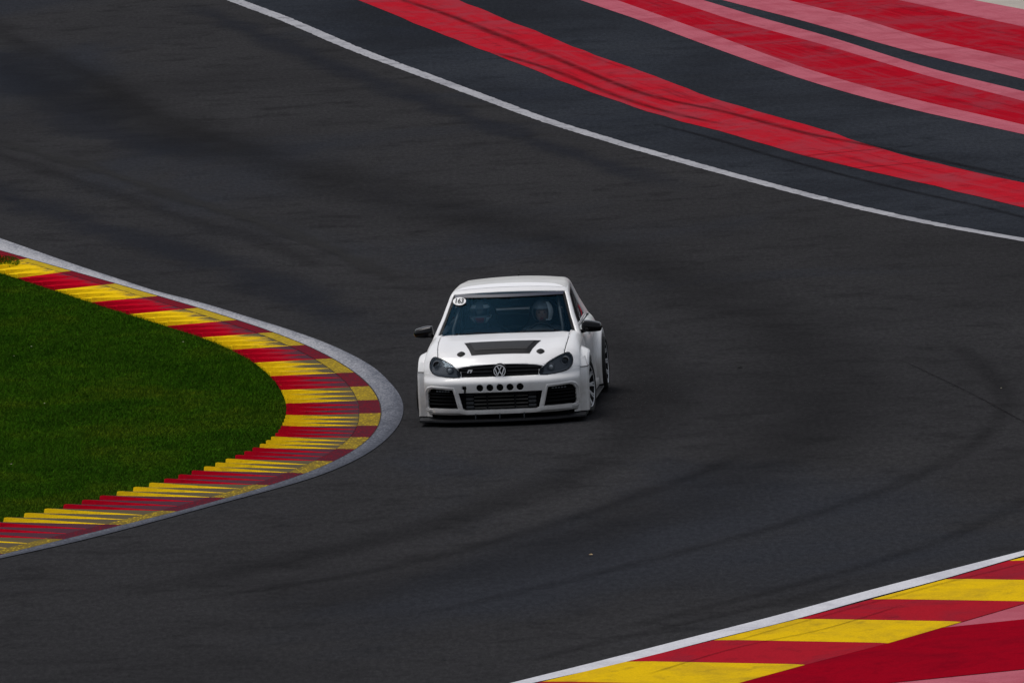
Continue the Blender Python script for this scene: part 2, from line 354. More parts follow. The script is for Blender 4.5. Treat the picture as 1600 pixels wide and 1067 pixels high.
M_RUB = mark_mat('tyre_rubber', (0.0125, 0.0125, 0.0135), 0.32, 0.5)
M_RUBS = mark_mat('strong_tyre_rubber', (0.010, 0.009, 0.010), 0.6, 0.5, 0.3, 0.65)
M_LANE = mark_mat('rubbered_lane', (0.0165, 0.0165, 0.0178), 0.38, 0.5, 0.3, 0.7, 0.8, 0.45, 0.9)
M_FAINT = mark_mat('faint_rubber_streak', (0.0165, 0.0165, 0.0178), 0.34, 0.5, 0.3, 0.7, 0.8, 0.7, 1.2)
M_PALE = mark_mat('pale_worn_asphalt', (0.0390, 0.0390, 0.0400), 0.7, 0.45, 0.3, 0.6, 0.8, 0.7, 1.1)
M_BLUE = mark_mat('bluish_resurfaced_asphalt', (0.0225, 0.0260, 0.0360), 0.42, 0.5, 0.2, 0.5, 0.8, 0.5, 1.0)

M_SOIL = plain('dark_soil', (0.012, 0.028, 0.002), 0.95, 0.0, var=0.4, scale=6.0)
def grass_mat():
    M = Mat('grass_blades', 0.8, 0.0)
    st = M.pos((1, 0.6, 1))
    big = M.noise(st, 0.55, 4, 0.6, 0.4); mid = M.noise(M.pos((1, .7, 1)), 3.0, 4, 0.65)
    rnd = M.n('ShaderNodeAttribute', attribute_name='rnd').outputs['Fac']
    c = M.ramp(big, [(0.36, (0.020, 0.066, 0.0030)), (0.5, (0.042, 0.116, 0.0040)), (0.64, (0.098, 0.140, 0.007))])
    c = M.mix(M.r2(mid, 0.42, 0.7, 0, 0.6), c, (0.015, 0.046, 0.003))
    c = M.mix(M.r2(rnd, 0.9, 1.0, 0, 0.75), c, (0.085, 0.10, 0.022))
    c = M.mix(M.r2(rnd, 0.0, 0.9, 0, 0.5), c, (0.032, 0.105, 0.006))
    M.base(c); return M.m
M_GRASS = grass_mat()
M_FAR = plain('far_field', (0.035, 0.06, 0.015), 0.95, 0.1, var=0.3, scale=0.05)

# ================================================================= GROUND SHEETS
def sheet(name, pts, z, mat, parent=None):
    return mesh_obj(name, [(x, y, z) for x, y in pts], [list(range(len(pts)))], mat, parent)

def ribbon(name, A, B, z, mat, parent=None, z2=None):
    """band between the two polylines A and B (same count)"""
    n = len(A); V = [(p[0], p[1], z) for p in A] + [(p[0], p[1], z if z2 is None else z2) for p in B]
    F = [(i, i + 1, n + i + 1, n + i) for i in range(n - 1)]
    o = mesh_obj(name, V, F, mat, parent)
    uvl = o.data.uv_layers.new(name='UVMap')
    for poly in o.data.polygons:
        for li in poly.loop_indices:
            vi = o.data.loops[li].vertex_index
            uvl.data[li].uv = ((vi % n) / (n - 1), 0.0 if vi < n else 1.0)
    return o

def resample(P, n):
    P = np.array(P, float); d = np.r_[0, np.cumsum(np.linalg.norm(np.diff(P, axis=0), axis=1))]
    t = np.linspace(0, d[-1], n); return np.c_[np.interp(t, d, P[:, 0]), np.interp(t, d, P[:, 1])]

def offset_curve(P, off):
    P = np.array(P, float); T = np.gradient(P, axis=0); T /= np.linalg.norm(T, axis=1)[:, None]
    N = np.c_[-T[:, 1], T[:, 0]]; return P + N * (off if np.isscalar(off) else np.array(off)[:, None])

def stroke(name, P, w, z, mat, parent, n=60):
    C = resample(catmull(P, 8), n); return ribbon(name, offset_curve(C, w / 2), offset_curve(C, -w / 2), z, mat, parent)

def curve(P, d0=0, d1=0, n=90, sm=2):
    return resample(smooth_pts(catmull(extend(P, d0, d1), 8), sm), n)

def added_hill_ring():  # unseen ring added to cut low sky light and reflections on the car
    V = []; F = []; n = 96
    prof = ((330, -1.0), (370, 14.0), (430, 38.0), (520, 62.0), (640, 78.0), (900, 85.0))
    for k in range(n):
        a = 2 * math.pi * k / n
        for r, h in prof:
            hh = h * (0.82 + 0.25 * math.sin(3 * a + 1) + 0.12 * math.sin(7 * a)) if h > 0 else h
            V.append((r * math.cos(a), r * math.sin(a), hh + (random.uniform(-2, 2) if h > 0 else 0)))
    m = len(prof)
    for k in range(n):
        for j in range(m - 1): F.append((k * m + j, k * m + j + 1, ((k + 1) % n) * m + j + 1, ((k + 1) % n) * m + j))
    return mesh_obj('light_blocking_hills', V, F, plain('added_hillside', (0.030, 0.048, 0.018), 0.95, 0.05, var=0.4, scale=0.08), None, True)
tag(added_hill_ring(), kind='structure')
ground = sheet('ground', [(-3000, -2500), (3000, -2500), (3000, 4000), (-3000, 4000)], -0.06, M_FAR); tag(ground, kind='structure')
track = sheet('track', [(-70, -90), (70, -90), (70, 190), (-70, 190)], 0.0, M_ASPH); tag(track, kind='structure')

l2 = curve(L2, 25, 12, 140)
far = offset_curve(l2, 0.0)
right = np.c_[np.full(len(l2), 60.0), np.linspace(150, 10, len(l2))]
run_off = ribbon('run_off', far, right, 0.004, M_RUN); tag(run_off, kind='structure')
lw = np.linspace(0.27, 0.175, len(l2))
l2b = resample(l2, 600); lwb = np.interp(np.linspace(0, 1, 600), np.linspace(0, 1, len(lw)), lw)
ribbon('white_line', offset_curve(l2b, lwb / 2 + rng.normal(0, .006, 600)), offset_curve(l2b, -lwb / 2 + rng.normal(0, .006, 600)), 0.009, M_WHITE, track)

def band(name, lo, hi, mat, z=0.009, parent=None, d0=30, d1=14, jag=0.0):
    a, b = curve(lo, d0, d1), curve(hi, d0, d1)
    if jag:
        a = offset_curve(a, rng.normal(0, jag, len(a))); b = offset_curve(b, rng.normal(0, jag, len(b)))
    return ribbon(name, a, b, z, mat, parent or run_off)
band('painted_band', RED_LO, RED_HI, M_WRED, jag=0.012)
band('painted_stripe', A0, A1, M_PINK); band('painted_stripe', A1, A2, M_BRED); band('painted_stripe', A2, A3, M_PINK)
band('painted_stripe', A4, A5, M_PINK); band('painted_stripe', A5, A6, M_BRED); band('painted_stripe', A6, A7, M_PINK)
a7 = curve(A7, 30, 14)
ribbon('concrete_apron', a7, a7 + np.array([[14.0, 6.0]]), 0.009, M_CREAM, run_off)

# stains and rubber on the asphalt
for k, w, z, m in (('BLUEA', 2.4, .004, M_BLUE), ('BLUEB', 1.7, .004, M_BLUE), ('EDGE', 1.1, .004, M_BLUE),
                   ('LANE', 3.2, .0065, M_LANE), ('INNER', 1.7, .005, M_LANE), ('LIGHTBAND', 0.62, .0085, M_PALE),
                   ('DARKA', 0.8, .0095, M_FAINT), ('DARKB', 1.2, .0095, M_FAINT),
                   ('ARC', 0.55, .0105, M_RUB), ('LOW', 0.5, .0105, M_RUB), ('LOW2', 0.45, .0105, M_RUB), ('MID', 0.60, .0105, M_RUB),
                   ('THIN', 0.05, .0115, M_RUBS)):
    stroke('asphalt_patch' if m in (M_BLUE, M_PALE) else 'tyre_mark', MARKS[k], w, z, m, track, 120)
for k, w in (('REDA', 0.30), ('REDB', 0.16), ('REDC', 0.16), ('REDD', 0.26), ('RUN', 0.22)):
    stroke('tyre_mark', MARKS[k], w, 0.0135, M_RUBS, run_off, 90)

# ================================================================= NEAR KERB, BOTTOM RIGHT
nhi, nlo = curve(NWL_HI, 5, 8, 60), curve(NWL_LO, 5, 8, 60)
nhi = nhi * 0.74 + nlo * 0.26
ribbon('white_line', nhi, nlo, 0.009, M_WHITE2, track)
near_run = ribbon('painted_run_off', curve(NK_EDGE, 8, 8, 60), curve(NK_EDGE, 8, 8, 60) + np.array([[30.0, -14.0]]), 0.006, M_PINK)
tag(near_run, kind='structure')
nrh = [NR_HI[0]] + [NR_HI[1], (7.5, -19.8), (12.0, -17.6)]
nrh = [(0.6, -27.6), (1.9, -25.45), (2.9, -23.7), (3.62, -22.45), (4.28, -21.31), NR_HI[1], (7.5, -19.8), (12.0, -17.6)]
nrl = [(1.2, -27.9), (2.6, -25.9), (3.0, -25.72), (3.4, -25.54), (3.81, -25.36), NR_LO[1], (7.7, -23.6), (12.0, -21.7)]
ribbon('painted_band', nrh, nrl, 0.012, M_DRED, near_run)
near_kerb = empty('flat_kerb', (2.0, -22.0, 0))
tag(near_kerb, 'flat red and yellow block kerb behind the bright white line, bottom right corner', 'kerb')
nb = [np.array(p) for p in NWL_LO]
nb = [np.array((0.26, -24.12)), np.array((1.1, -22.84)), np.array((1.97, -21.46)), np.array((2.84, -20.05)), np.array((3.62, -18.68)), np.array((4.42, -17.25)), np.array((5.12, -15.9))]
stepv = nb[0] - nb[1]
nb = [nb[0] + stepv * 2, nb[0] + stepv] + nb + [nb[-1] - stepv * k for k in (1, 2, 3)]
ne = curve(NK_EDGE, 12, 12, 200)
for i in range(len(nb) - 1):
    quad = []
    for p in (nb[i], nb[i + 1]):
        tdir = (nb[i + 1] - nb[i]); tdir /= np.linalg.norm(tdir)
        rd = np.array((0.885, -0.466))
        rel = ne - p; along = rel @ np.array((0.466, 0.885)); j = int(np.argmin(np.abs(along))); wid = rel[j] @ rd
        q0 = p + rd * 0.05; quad.append((q0, p + rd * wid))
    (a0, a1), (b0, b1) = quad
    g = (b0 - a0) * 0.002
    V = []; rows = [(a0 + g, b0 - g, -0.01), (a0 + g, b0 - g, 0.012), ((a0 * .85 + a1 * .15) + g, (b0 * .85 + b1 * .15) - g, 0.018), (a1 * .95 + a0 * .05 + g, b1 * .95 + b0 * .05 - g, 0.018), (a1 * 1.01 - a0 * .01 + g, b1 * 1.01 - b0 * .01 - g, 0.0135), (a1 * 1.01 - a0 * .01 + g, b1 * 1.01 - b0 * .01 - g, -.01)]
    for A, B, z in rows: V += [(A[0] - 2, A[1] + 22, z), (B[0] - 2, B[1] + 22, z)]
    F = [(2 * k, 2 * k + 1, 2 * k + 3, 2 * k + 2) for k in range(5)]
    # i=2 is the yellow block that starts at the bottom edge of the picture
    mesh_obj('kerb_block', V, F, M_NYEL if i % 2 == 0 else M_NRED, near_kerb)
for k in ('KB', 'KB2'):
    C = [(p[0] - 2, p[1] + 22) for p in MARKS[k]]
    stroke('tyre_mark', C, 0.06, 0.0245, M_RUBS, near_kerb, 60)

# ================================================================= SAWTOOTH KERB AROUND THE GRASS
front = [np.array(a) for a, b in KERB_STATIONS]; back = [np.array(b) for a, b in KERB_STATIONS]
for _ in range(1):
    front = list(smooth_pts(front, 1)); back = list(smooth_pts(back, 1))
nlead, ntail = 9, 7; LEAD3 = nlead - 3
for _ in range(nlead):
    front.insert(0, front[0] + (front[0] - front[1])); back.insert(0, back[0] + (back[0] - back[1]))
for _ in range(ntail):
    front.append(front[-1] + (front[-1] - front[-2])); back.append(back[-1] + (back[-1] - back[-2]))
NS = len(front); SUB = 12
FR = catmull(front, SUB); BK = catmull(back, SUB)
gfrac = np.interp(np.arange(len(FR)) / SUB - LEAD3, [0, 8, 14, 20, 28], [0.20, 0.22, 0.235, 0.17, 0.13])[:, None]
GR = FR * (1 - gfrac) + BK * gfrac
kerb = empty('sawtooth_kerb', (-2.0, 2.0, 0)); KO = np.array((-2.0, 2.0))
tag(kerb, 'red and yellow sawtooth kerb curving round the lawn, dark with tyre rubber', 'kerb')

def kerb_tooth(i0, i1, yellow, wear):
    """ramp climbing towards the camera, then a steep clean face; higher towards the grass"""
    ws = [0.0, 0.3, 0.6, 0.85, 0.97, 1.0]; V = []; UVs = []; F = []; mi = []
    h0 = lambda w: 0.010 + 0.012 * w
    hr = lambda w: h0(w) + (0.052 * w if w < 0.98 else 0.044)
    rows = [(i0, 0.0, h0), (0.5 * (i0 + i1), 0.5, lambda w: 0.5 * (h0(w) + hr(w)) + 0.002 * w), (i0 + 0.93 * (i1 - i0), 0.93, hr), (i0 + 0.985 * (i1 - i0), 0.985, h0)]
    def at(arr, t):
        k = min(int(t), len(arr) - 2); return arr[k] * (1 - (t - k)) + arr[k + 1] * (t - k)
    for t, u, hf in rows:
        g, b = at(GR, t), at(BK, t); g = g + (b - g) * 0.008
        for w in ws:
            q = g + (b - g) * w - KO; V.append((q[0], q[1], hf(w))); UVs.append((t / SUB, w))
    nw = len(ws)
    for r in range(3):
        for k in range(nw - 1):
            F.append((r * nw + k, r * nw + k + 1, (r + 1) * nw + k + 1, (r + 1) * nw + k)); mi.append(1 if r == 2 else 0)
    # end wall down to the soil on the grass side
    base = len(V)
    for r in range(4):
        v = V[r * nw + nw - 1]; V.append((v[0], v[1], -0.05)); UVs.append((0, 1))
    for r in range(3):
        F.append((r * nw + nw - 1, base + r, base + r + 1, (r + 1) * nw + nw - 1)); mi.append(1)
    o = mesh_obj('kerb_tooth', V, F, [M_KY, M_KYC] if yellow else [M_KR, M_KRC], kerb, midx=mi)
    uvl = o.data.uv_layers.new(name='UVMap')
    for li, l in enumerate(o.data.loops): uvl.data[li].uv = UVs[l.vertex_index]
    o['wear'] = wear
    return o

for b in range(NS - 1):
    yellow = (b - nlead) % 2 == 1          # first measured interval is red
    i0, i1 = b * SUB, (b + 1) * SUB
    wear = float(np.interp(b - LEAD3, [0, 5, 10, 14, 18, 22, 28], [0.02, 0.15, 0.50, 0.76, 0.92, 1.0, 1.0]))
    for k in range(3):
        kerb_tooth(i0 + k * SUB / 3, i0 + (k + 1) * SUB / 3, yellow, wear)
    idx = np.arange(i0, i1 + 1)
    A = FR[idx] + (BK[idx] - FR[idx]) * 0.012; B = GR[idx]
    sh = 0.004
    A = A[0] * 0 + np.array([A[0] + (A[1] - A[0]) * sh] + list(A[1:-1]) + [A[-1] + (A[-2] - A[-1]) * sh])
    o = ribbon('kerb_strip', A - KO, B - KO, 0.006, M_KYS if yellow else M_KRS, kerb, 0.012)
    o['wear'] = float(np.interp(b - LEAD3, [0, 6, 10, 14, 20, 28], [0.15, 0.3, 0.65, 0.8, 1.0, 1.0]))
# dark drainage groove and the white line in front
gi = np.arange(0, len(GR))
M_GROOVE = plain('groove_dirt', (0.040, 0.034, 0.030), 0.95, 0.1)
GL = GR + (BK - GR) * 0.022
ribbon('kerb_base', FR - KO, BK - KO, 0.003, M_GROOVE, kerb)
wlo = curve(WL_OUT, 26, 14, 220, 3)
# nearest partner of every front-edge point on the outer edge of the line
win = resample(smooth_pts(FR, 2), 260)
T = np.gradient(win, axis=0); T /= np.linalg.norm(T, axis=1)[:, None]; NRM = np.c_[T[:, 1], -T[:, 0]]
if (NRM[100] @ np.array((1.0, 0.0))) < 0: NRM = -NRM
wd = []
for p, nn in zip(win, NRM):
    rel = wlo - p; ca = np.abs(rel @ np.array((nn[1], -nn[0]))); j = int(np.argmin(ca)); wd.append(max(0.08, rel[j] @ nn))
wd = smooth_pts(np.c_[wd, wd], 12)[:, 0]
out = win + NRM * wd[:, None]
seg = np.r_[0, np.cumsum(np.linalg.norm(np.diff(FR, axis=0), axis=1))]; i0, i1 = LEAD3 * SUB, (NS - 1 - (ntail - 3)) * SUB
sp = M_WHITE3.node_tree.nodes['span']; sp.inputs['From Min'].default_value = seg[i0] / seg[-1]; sp.inputs['From Max'].default_value = seg[i1] / seg[-1]
ribbon('white_line', win, out, 0.009, M_WHITE3, track)

# ================================================================= LAWN INSIDE THE CURVE
ged = smooth_pts(BK, 2)
lawn_poly = [tuple(p) for p in ged] + [(-30.0, ged[-1][1] - 14), (-45.0, 5.0), (-30.0, ged[0][1] + 16)]
lawn = sheet('lawn', lawn_poly, 0.012, M_SOIL); tag(lawn, kind='structure')

def inside(px, py, poly):
    poly = np.array(poly); c = np.zeros(len(px), bool); j = len(poly) - 1
    for i in range(len(poly)):
        xi, yi = poly[i]; xj, yj = poly[j]
        hit = ((yi > py) != (yj > py)) & (px < (xj - xi) * (py - yi) / (yj - yi + 1e-12) + xi)
        c ^= hit; j = i
    return c

def make_grass():
    xs = rng.uniform(-11.0, -2.3, 800000); ys = rng.uniform(-16.0, 30.0, 800000)
    # denser where the camera looks; ragged edge over the kerb
    jx = xs + rng.normal(0, 0.025, len(xs))
    keep = inside(jx, ys, lawn_poly) & ((xs > -7.4) | (rng.random(len(xs)) < 0.35))
    xs, ys = xs[keep], ys[keep]
    px = rng.uniform(-7.4, -6.28, 5000); py = rng.uniform(21.9, 23.9, 5000)
    kp = (py < 23.7 - (px + 6.6) * 1.0) & (py > 22.1 + rng.normal(0, .05, 5000)) & (px < -6.26 - np.abs(py - 22.6) * 0.13)
    xs = np.r_[xs, px[kp]]; ys = np.r_[ys, py[kp]]
    zb = np.r_[np.full(keep.sum(), 0.008), np.full(kp.sum(), 0.03)]
    n = len(xs)
    # clumps: taller and shorter patches
    cl = 0.5 + 0.5 * np.sin(xs * 3.1 + 1.7 * np.sin(ys * 0.9)) * np.sin(ys * 1.3 + 2.0 * np.sin(xs * 1.9))
    h = rng.gamma(6, 1 / 6, n) * (0.019 + 0.012 * cl); w = rng.uniform(0.0035, 0.007, n)
    a = rng.uniform(0, 2 * np.pi, n); lean = rng.normal(0, 0.020, (n, 2)) + np.array((0.004, 0.0))
    V = np.empty((n, 3, 3), np.float32)
    V[:, 0] = np.c_[xs - np.cos(a) * w, ys - np.sin(a) * w, zb]
    V[:, 1] = np.c_[xs + np.cos(a) * w, ys + np.sin(a) * w, zb]
    V[:, 2] = np.c_[xs + lean[:, 0], ys + lean[:, 1], zb + h]
    me = bpy.data.meshes.new('grass'); me.vertices.add(3 * n); me.loops.add(3 * n); me.polygons.add(n)
    me.vertices.foreach_set('co', V.reshape(-1)); me.loops.foreach_set('vertex_index', np.arange(3 * n, dtype=np.int32))
    me.polygons.foreach_set('loop_start', np.arange(0, 3 * n, 3, dtype=np.int32))
    at = me.attributes.new('rnd', 'FLOAT', 'POINT'); at.data.foreach_set('value', np.repeat(rng.random(n), 3).astype(np.float32))
    me.materials.append(M_GRASS); me.update(); me.validate()
    o = link(bpy.data.objects.new('grass', me))
    tag(o, 'short dark green mown grass inside the curve of the kerb', 'grass', kind='stuff')
    return n
NBLADES = make_grass()

# small litter
M_LEAF = plain('dry_leaf', (0.42, 0.30, 0.16), 0.8, 0.2); M_LEAFW = plain('pale_leaf', (0.30, 0.27, 0.20), 0.8, 0.2); M_BLK = plain('rubber_scrap', (0.008, 0.008, 0.008), 0.9, 0.2)
def scrap(name, x, y, z, s, mat, label, cat, group=None):
    V = []; n = 7
    for ring, hh in ((1.0, 0.0), (0.55, 0.35)):
        for k in range(n):
            t = 2 * math.pi * k / n; r = s * ring * random.uniform(0.7, 1.2)
            V.append((math.cos(t) * r, math.sin(t) * r * 1.3, s * hh + random.uniform(0, .15) * s))
    F = [(k, (k + 1) % n, n + (k + 1) % n, n + k) for k in range(n)] + [list(range(n, 2 * n))]
    o = mesh_obj(name, V, F, mat); o.location = (x, y, z); tag(o, label, cat, group)
scrap('rubber_scrap', 2.85, 4.94, 0.012, 0.035, M_BLK, 'small black scrap of tyre rubber on the asphalt right of the car', 'scrap')
scrap('dry_leaf', 0.89, -13.70, 0.012, 0.022, M_LEAF, 'small tan leaf on the asphalt in front of the car', 'leaf')
scrap('pale_pebble', 5.80, 1.17, 0.012, 0.013, M_LEAFW, 'tiny pale pebble on the asphalt near the right edge', 'pebble')
for (x, y), lab in zip(((-5.76, 11.19), (-5.94, 10.09), (-5.38, 4.22), (-3.88, 10.89), (-5.55, -2.37)),
                       ('uppermost pale leaf in the grass at far left', 'pale leaf in the grass at the left edge, below the uppermost one',
                        'tan leaf in the middle of the lawn', 'pale leaf in the grass nearest the far stretch of kerb', 'pale leaf low in the grass at the left edge')):
    scrap('fallen_leaf', x, y, 0.03, 0.012, M_LEAFW, lab, 'leaf', 'leaves lying in the grass')

# ================================================================= CAR MATERIALS
def car_paint():
    M = Mat('white_car_paint', 0.32, 0.35, coat=0.35)
    o = M.pos(obj=True); g = M.noise(o, 3.0, 4, 0.6); f = M.noise(o, 40.0, 3, 0.7)
    sep = M.n('ShaderNodeSeparateXYZ'); M.lk(M.n('ShaderNodeTexCoord').outputs['Object'], sep.inputs[0])
    c = M.mix(M.r2(g, 0.35, 0.75, 0, 0.45), (0.80, 0.795, 0.80), (0.73, 0.72, 0.715))
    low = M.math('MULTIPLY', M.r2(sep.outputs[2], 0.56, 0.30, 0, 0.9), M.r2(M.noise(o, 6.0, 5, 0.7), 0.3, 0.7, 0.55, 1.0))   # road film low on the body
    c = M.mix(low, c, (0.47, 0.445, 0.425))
    c = M.mix(M.r2(M.noise(o, 75.0, 2, 0.5), 0.70, 0.76, 0, 0.5), c, (0.25, 0.23, 0.21))                       # stone chips
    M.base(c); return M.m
M_PAINT = car_paint()
M_ROOF = plain('grazing_grey_roof_paint', (0.52, 0.51, 0.495), 0.4, 0.3, coat=0.2, var=0.06, scale=5)  # duller look of the roof at a grazing angle, put into the colour
M_VINYL = plain('white_vinyl_banner', (0.84, 0.835, 0.85), 0.4, 0.3, var=0.02)
M_BLACK = plain('black_plastic', (0.007, 0.007, 0.008), 0.6, 0.15)
M_GLOSS = plain('gloss_black', (0.004, 0.004, 0.005), 0.12, 0.22)
M_SATIN = plain('satin_dark_grey', (0.013, 0.013, 0.015), 0.5, 0.2)
M_VOID = plain('dark_cavity', (0.004, 0.004, 0.004), 0.9, 0.1)
M_CARBON = plain('carbon_fibre', (0.010, 0.010, 0.012), 0.55, 0.12, var=0.4, scale=90)
M_CHROME = plain('chrome', (0.72, 0.72, 0.74), 0.18, 0.5, metal=1.0, var=0.03)
M_BADGE = plain('badge_silver', (0.80, 0.80, 0.82), 0.35, 0.5, var=0.03)
M_ALU = plain('aluminium_core', (0.09, 0.086, 0.08), 0.5, 0.4, metal=0.5)
M_RIM = plain('silver_rim', (0.50, 0.50, 0.52), 0.35, 0.5, metal=0.35, var=0.08)
M_TYRE = plain('tyre_rubber_wall', (0.012, 0.012, 0.012), 0.75, 0.3)
M_DISC = plain('brake_steel', (0.22, 0.21, 0.20), 0.4, 0.5, metal=0.8)
M_CABIN = plain('cabin_trim', (0.016, 0.018, 0.020), 0.8, 0.2)
M_CAGE = plain('cage_tube', (0.035, 0.038, 0.042), 0.5, 0.4)
M_SEATM = plain('seat_cloth', (0.020, 0.022, 0.024), 0.9, 0.1)
M_TAIL = plain('tail_lamp_red', (0.18, 0.006, 0.008), 0.2, 0.5, coat=0.4)
M_AMBER = plain('lamp_reflector', (0.62, 0.62, 0.62), 0.3, 0.5, metal=0.3)
M_SKIRT = plain('lamp_skirt_grey', (0.11, 0.115, 0.125), 0.35, 0.4)
M_BEZEL = plain('lamp_bezel_grey', (0.030, 0.034, 0.042), 0.35, 0.5)
M_STICK = plain('sticker_white', (0.80, 0.80, 0.80), 0.5, 0.3, var=0.02)
M_INK = plain('sticker_ink', (0.012, 0.012, 0.014), 0.6, 0.2)
M_BLUEST = plain('sun_strip_film', (0.012, 0.018, 0.045), 0.35, 0.4)

def glass_mat(name, tint, ior=1.38, gl=(1, 1, 1), rough=0.02):
    m = bpy.data.materials.new(name); m.use_nodes = True; nt = m.node_tree; nt.nodes.clear()
    tr = nt.nodes.new('ShaderNodeBsdfTransparent'); tr.inputs[0].default_value = (*tint, 1)
    go = nt.nodes.new('ShaderNodeBsdfGlossy'); go.inputs['Color'].default_value = (*gl, 1); go.inputs['Roughness'].default_value = rough
    fr = nt.nodes.new('ShaderNodeFresnel'); fr.inputs[0].default_value = ior
    mx = nt.nodes.new('ShaderNodeMixShader'); out = nt.nodes.new('ShaderNodeOutputMaterial')
    nz = nt.nodes.new('ShaderNodeTexNoise'); nz.inputs['Scale'].default_value = 3.0
    bp = nt.nodes.new('ShaderNodeBump'); bp.inputs['Strength'].default_value = 0.05; bp.inputs['Distance'].default_value = 0.02
    nt.links.new(nz.outputs['Fac'], bp.inputs['Height']); nt.links.new(bp.outputs[0], go.inputs['Normal'])
    nt.links.new(fr.outputs[0], mx.inputs[0]); nt.links.new(tr.outputs[0], mx.inputs[1]); nt.links.new(go.outputs[0], mx.inputs[2])
    nt.links.new(mx.outputs[0], out.inputs['Surface']); return m
M_SCREEN = glass_mat('windscreen_glass', (0.84, 0.94, 0.98), 1.28, (0.13, 0.38, 0.64))
M_SIDE = glass_mat('side_glass', (0.18, 0.18, 0.19), 1.45)
M_LENS = glass_mat('headlight_lens', (0.90, 0.93, 0.96), 1.3, (.6, .75, .9))

# ================================================================= CAR BODY SHELL (x right in the picture, y to the rear, z up)
def box_sheet(xs, ys, zs, r, bottom=False):
    """surface of a box sampled at the given stations, all edges rounded with radius r"""
    bm = bmesh.new(); x0, x1, y0, y1, z0, z1 = xs[0], xs[-1], ys[0], ys[-1], zs[0], zs[-1]
    def grid(A, B, fn):
        g = [[bm.verts.new(fn(a, b)) for b in B] for a in A]
        for i in range(len(A) - 1):
            for j in range(len(B) - 1): bm.faces.new((g[i][j], g[i + 1][j], g[i + 1][j + 1], g[i][j + 1]))
    grid(xs, zs, lambda a, b: (a, y0, b)); grid(xs, zs, lambda a, b: (a, y1, b))
    grid(ys, zs, lambda a, b: (x0, a, b)); grid(ys, zs, lambda a, b: (x1, a, b))
    grid(xs, ys, lambda a, b: (a, b, z1))
    if bottom: grid(xs, ys, lambda a, b: (a, b, z0))
    bmesh.ops.remove_doubles(bm, verts=bm.verts[:], dist=1e-6)
    lay = bm.verts.layers.float_vector.new('nom')
    for v in bm.verts:
        v[lay] = v.co.copy()
        c = Vector((min(max(v.co.x, x0 + r), x1 - r), min(max(v.co.y, y0 + r), y1 - r), max(v.co.z, z0) if v.co.z < z1 - r else z1 - r))
        d = v.co - c
        if d.length > 1e-9:
            # cube-to-sphere style rounding keeps flat faces flat
            if sum(1 for t in d if abs(t) > 1e-9) > 1: d = d.normalized() * r
            v.co = c + d
    bmesh.ops.recalc_face_normals(bm, faces=bm.faces[:])
    return bm

def interp(x, X, Y): return float(np.interp(x, X, Y))
def sstep(a, b, x):
    t = min(1, max(0, (x - a) / (b - a))); return t * t * (3 - 2 * t)

TOPY = [0, 0.05, 0.10, 0.2, 0.35, 0.55, 0.8, 1.05, 1.25, 1.6, 2.4, 3.3, 3.9, 4.2]
TOPZ = [0.645, 0.672, 0.697, 0.752, 0.806, 0.850, 0.888, 0.914, 0.926, 0.922, 0.912, 0.912, 0.91, 0.88]
WIDY = [0, 0.3, 0.7, 1.2, 2.2, 3.2, 3.8, 4.2]
WIDX = [0.985, 0.995, 1.0, 1.0, 1.0, 1.0, 0.975, 0.93]
def warp_body(p):
    x, y, z = p
    top = interp(y, TOPY, TOPZ)
    ax = abs(x) / 0.91
    if y < 1.3: top += 0.012 * math.exp(-((ax - 0.80) / 0.12) ** 2) * sstep(0.1, 0.4, y) - 0.030 * max(0, ax - 0.55) ** 2 * 4 * (1 - 0.3 * y) + 0.018 * (1 - ax * ax)
    z2 = 0.12 + (z - 0.12) * (top - 0.12) / 0.80
    # plan shape of the nose and its profile
    g = max(0.0, 1 - y / 1.1) ** 2
    f = 0.075 * (ax / 0.75) ** 2 + 0.16 * max(0, (ax - 0.62) / 0.38) ** 2
    lean = interp(z2, [0.12, 0.18, 0.30, 0.40, 0.475, 0.50, 0.550, 0.60, 0.70], [0.030, 0.004, 0.010, 0.004, 0.0, 0.010, 0.062, 0.082, 0.11])
    y2 = y + g * (f + lean)
    gr = max(0.0, 1 - (4.2 - y) / 0.9) ** 2
    y2 -= gr * (0.12 * ax ** 2 + 0.10 * sstep(0.5, 0.95, z2))
    w = interp(y, WIDY, WIDX)
    side = interp(z2, [0.12, 0.2, 0.45, 0.62, 0.72, 0.85, 0.96], [0.955, 0.985, 1.0, 1.0, 0.99, 0.962, 0.925])
    if y > 1.5: side -= 0.05 * sstep(1.5, 2.2, y) * sstep(0.72, 0.92, z2)
    if y > 1.2: side -= 0.018 * math.exp(-((z2 - 0.36) / 0.07) ** 2)
    return Vector((x * w * side, y2, z2))

xs = np.r_[np.linspace(-0.91, -0.60, 17), np.linspace(-0.57, 0.57, 33), np.linspace(0.60, 0.91, 17)]
ys = np.r_[0, 0.012, 0.03, 0.05, np.linspace(0.075, 1.30, 44), np.linspace(1.38, 3.7, 30), np.linspace(3.75, 4.2, 12)]
zs = np.r_[np.linspace(0.12, 0.80, 33), 0.82, 0.84, 0.86, 0.875, 0.89, 0.905, 0.92]
shell = box_sheet(list(xs), list(ys), list(zs), 0.085)
for v in shell.verts: v.co = warp_body(v.co)
shell.normal_update()
BVH = BVHTree.FromBMesh(shell)
def surf_y(x, z):
    h = BVH.ray_cast(Vector((x, -2, z)), Vector((0, 1, 0))); return h[0].y if h[0] is not None else 0.3
def surf_z(x, y):
    h = BVH.ray_cast(Vector((x, y, 3)), Vector((0, 0, -1))); return h[0].z if h[0] is not None else 0.6
def surf_x(y, z, s=1):
    h = BVH.ray_cast(Vector((3 * s, y, z)), Vector((-s, 0, 0))); return h[0].x if h[0] is not None else 0.86 * s
def surf_zn(x, y):
    h = BVH.ray_cast(Vector((x, y, 3)), Vector((0, 0, -1))); return h[1]

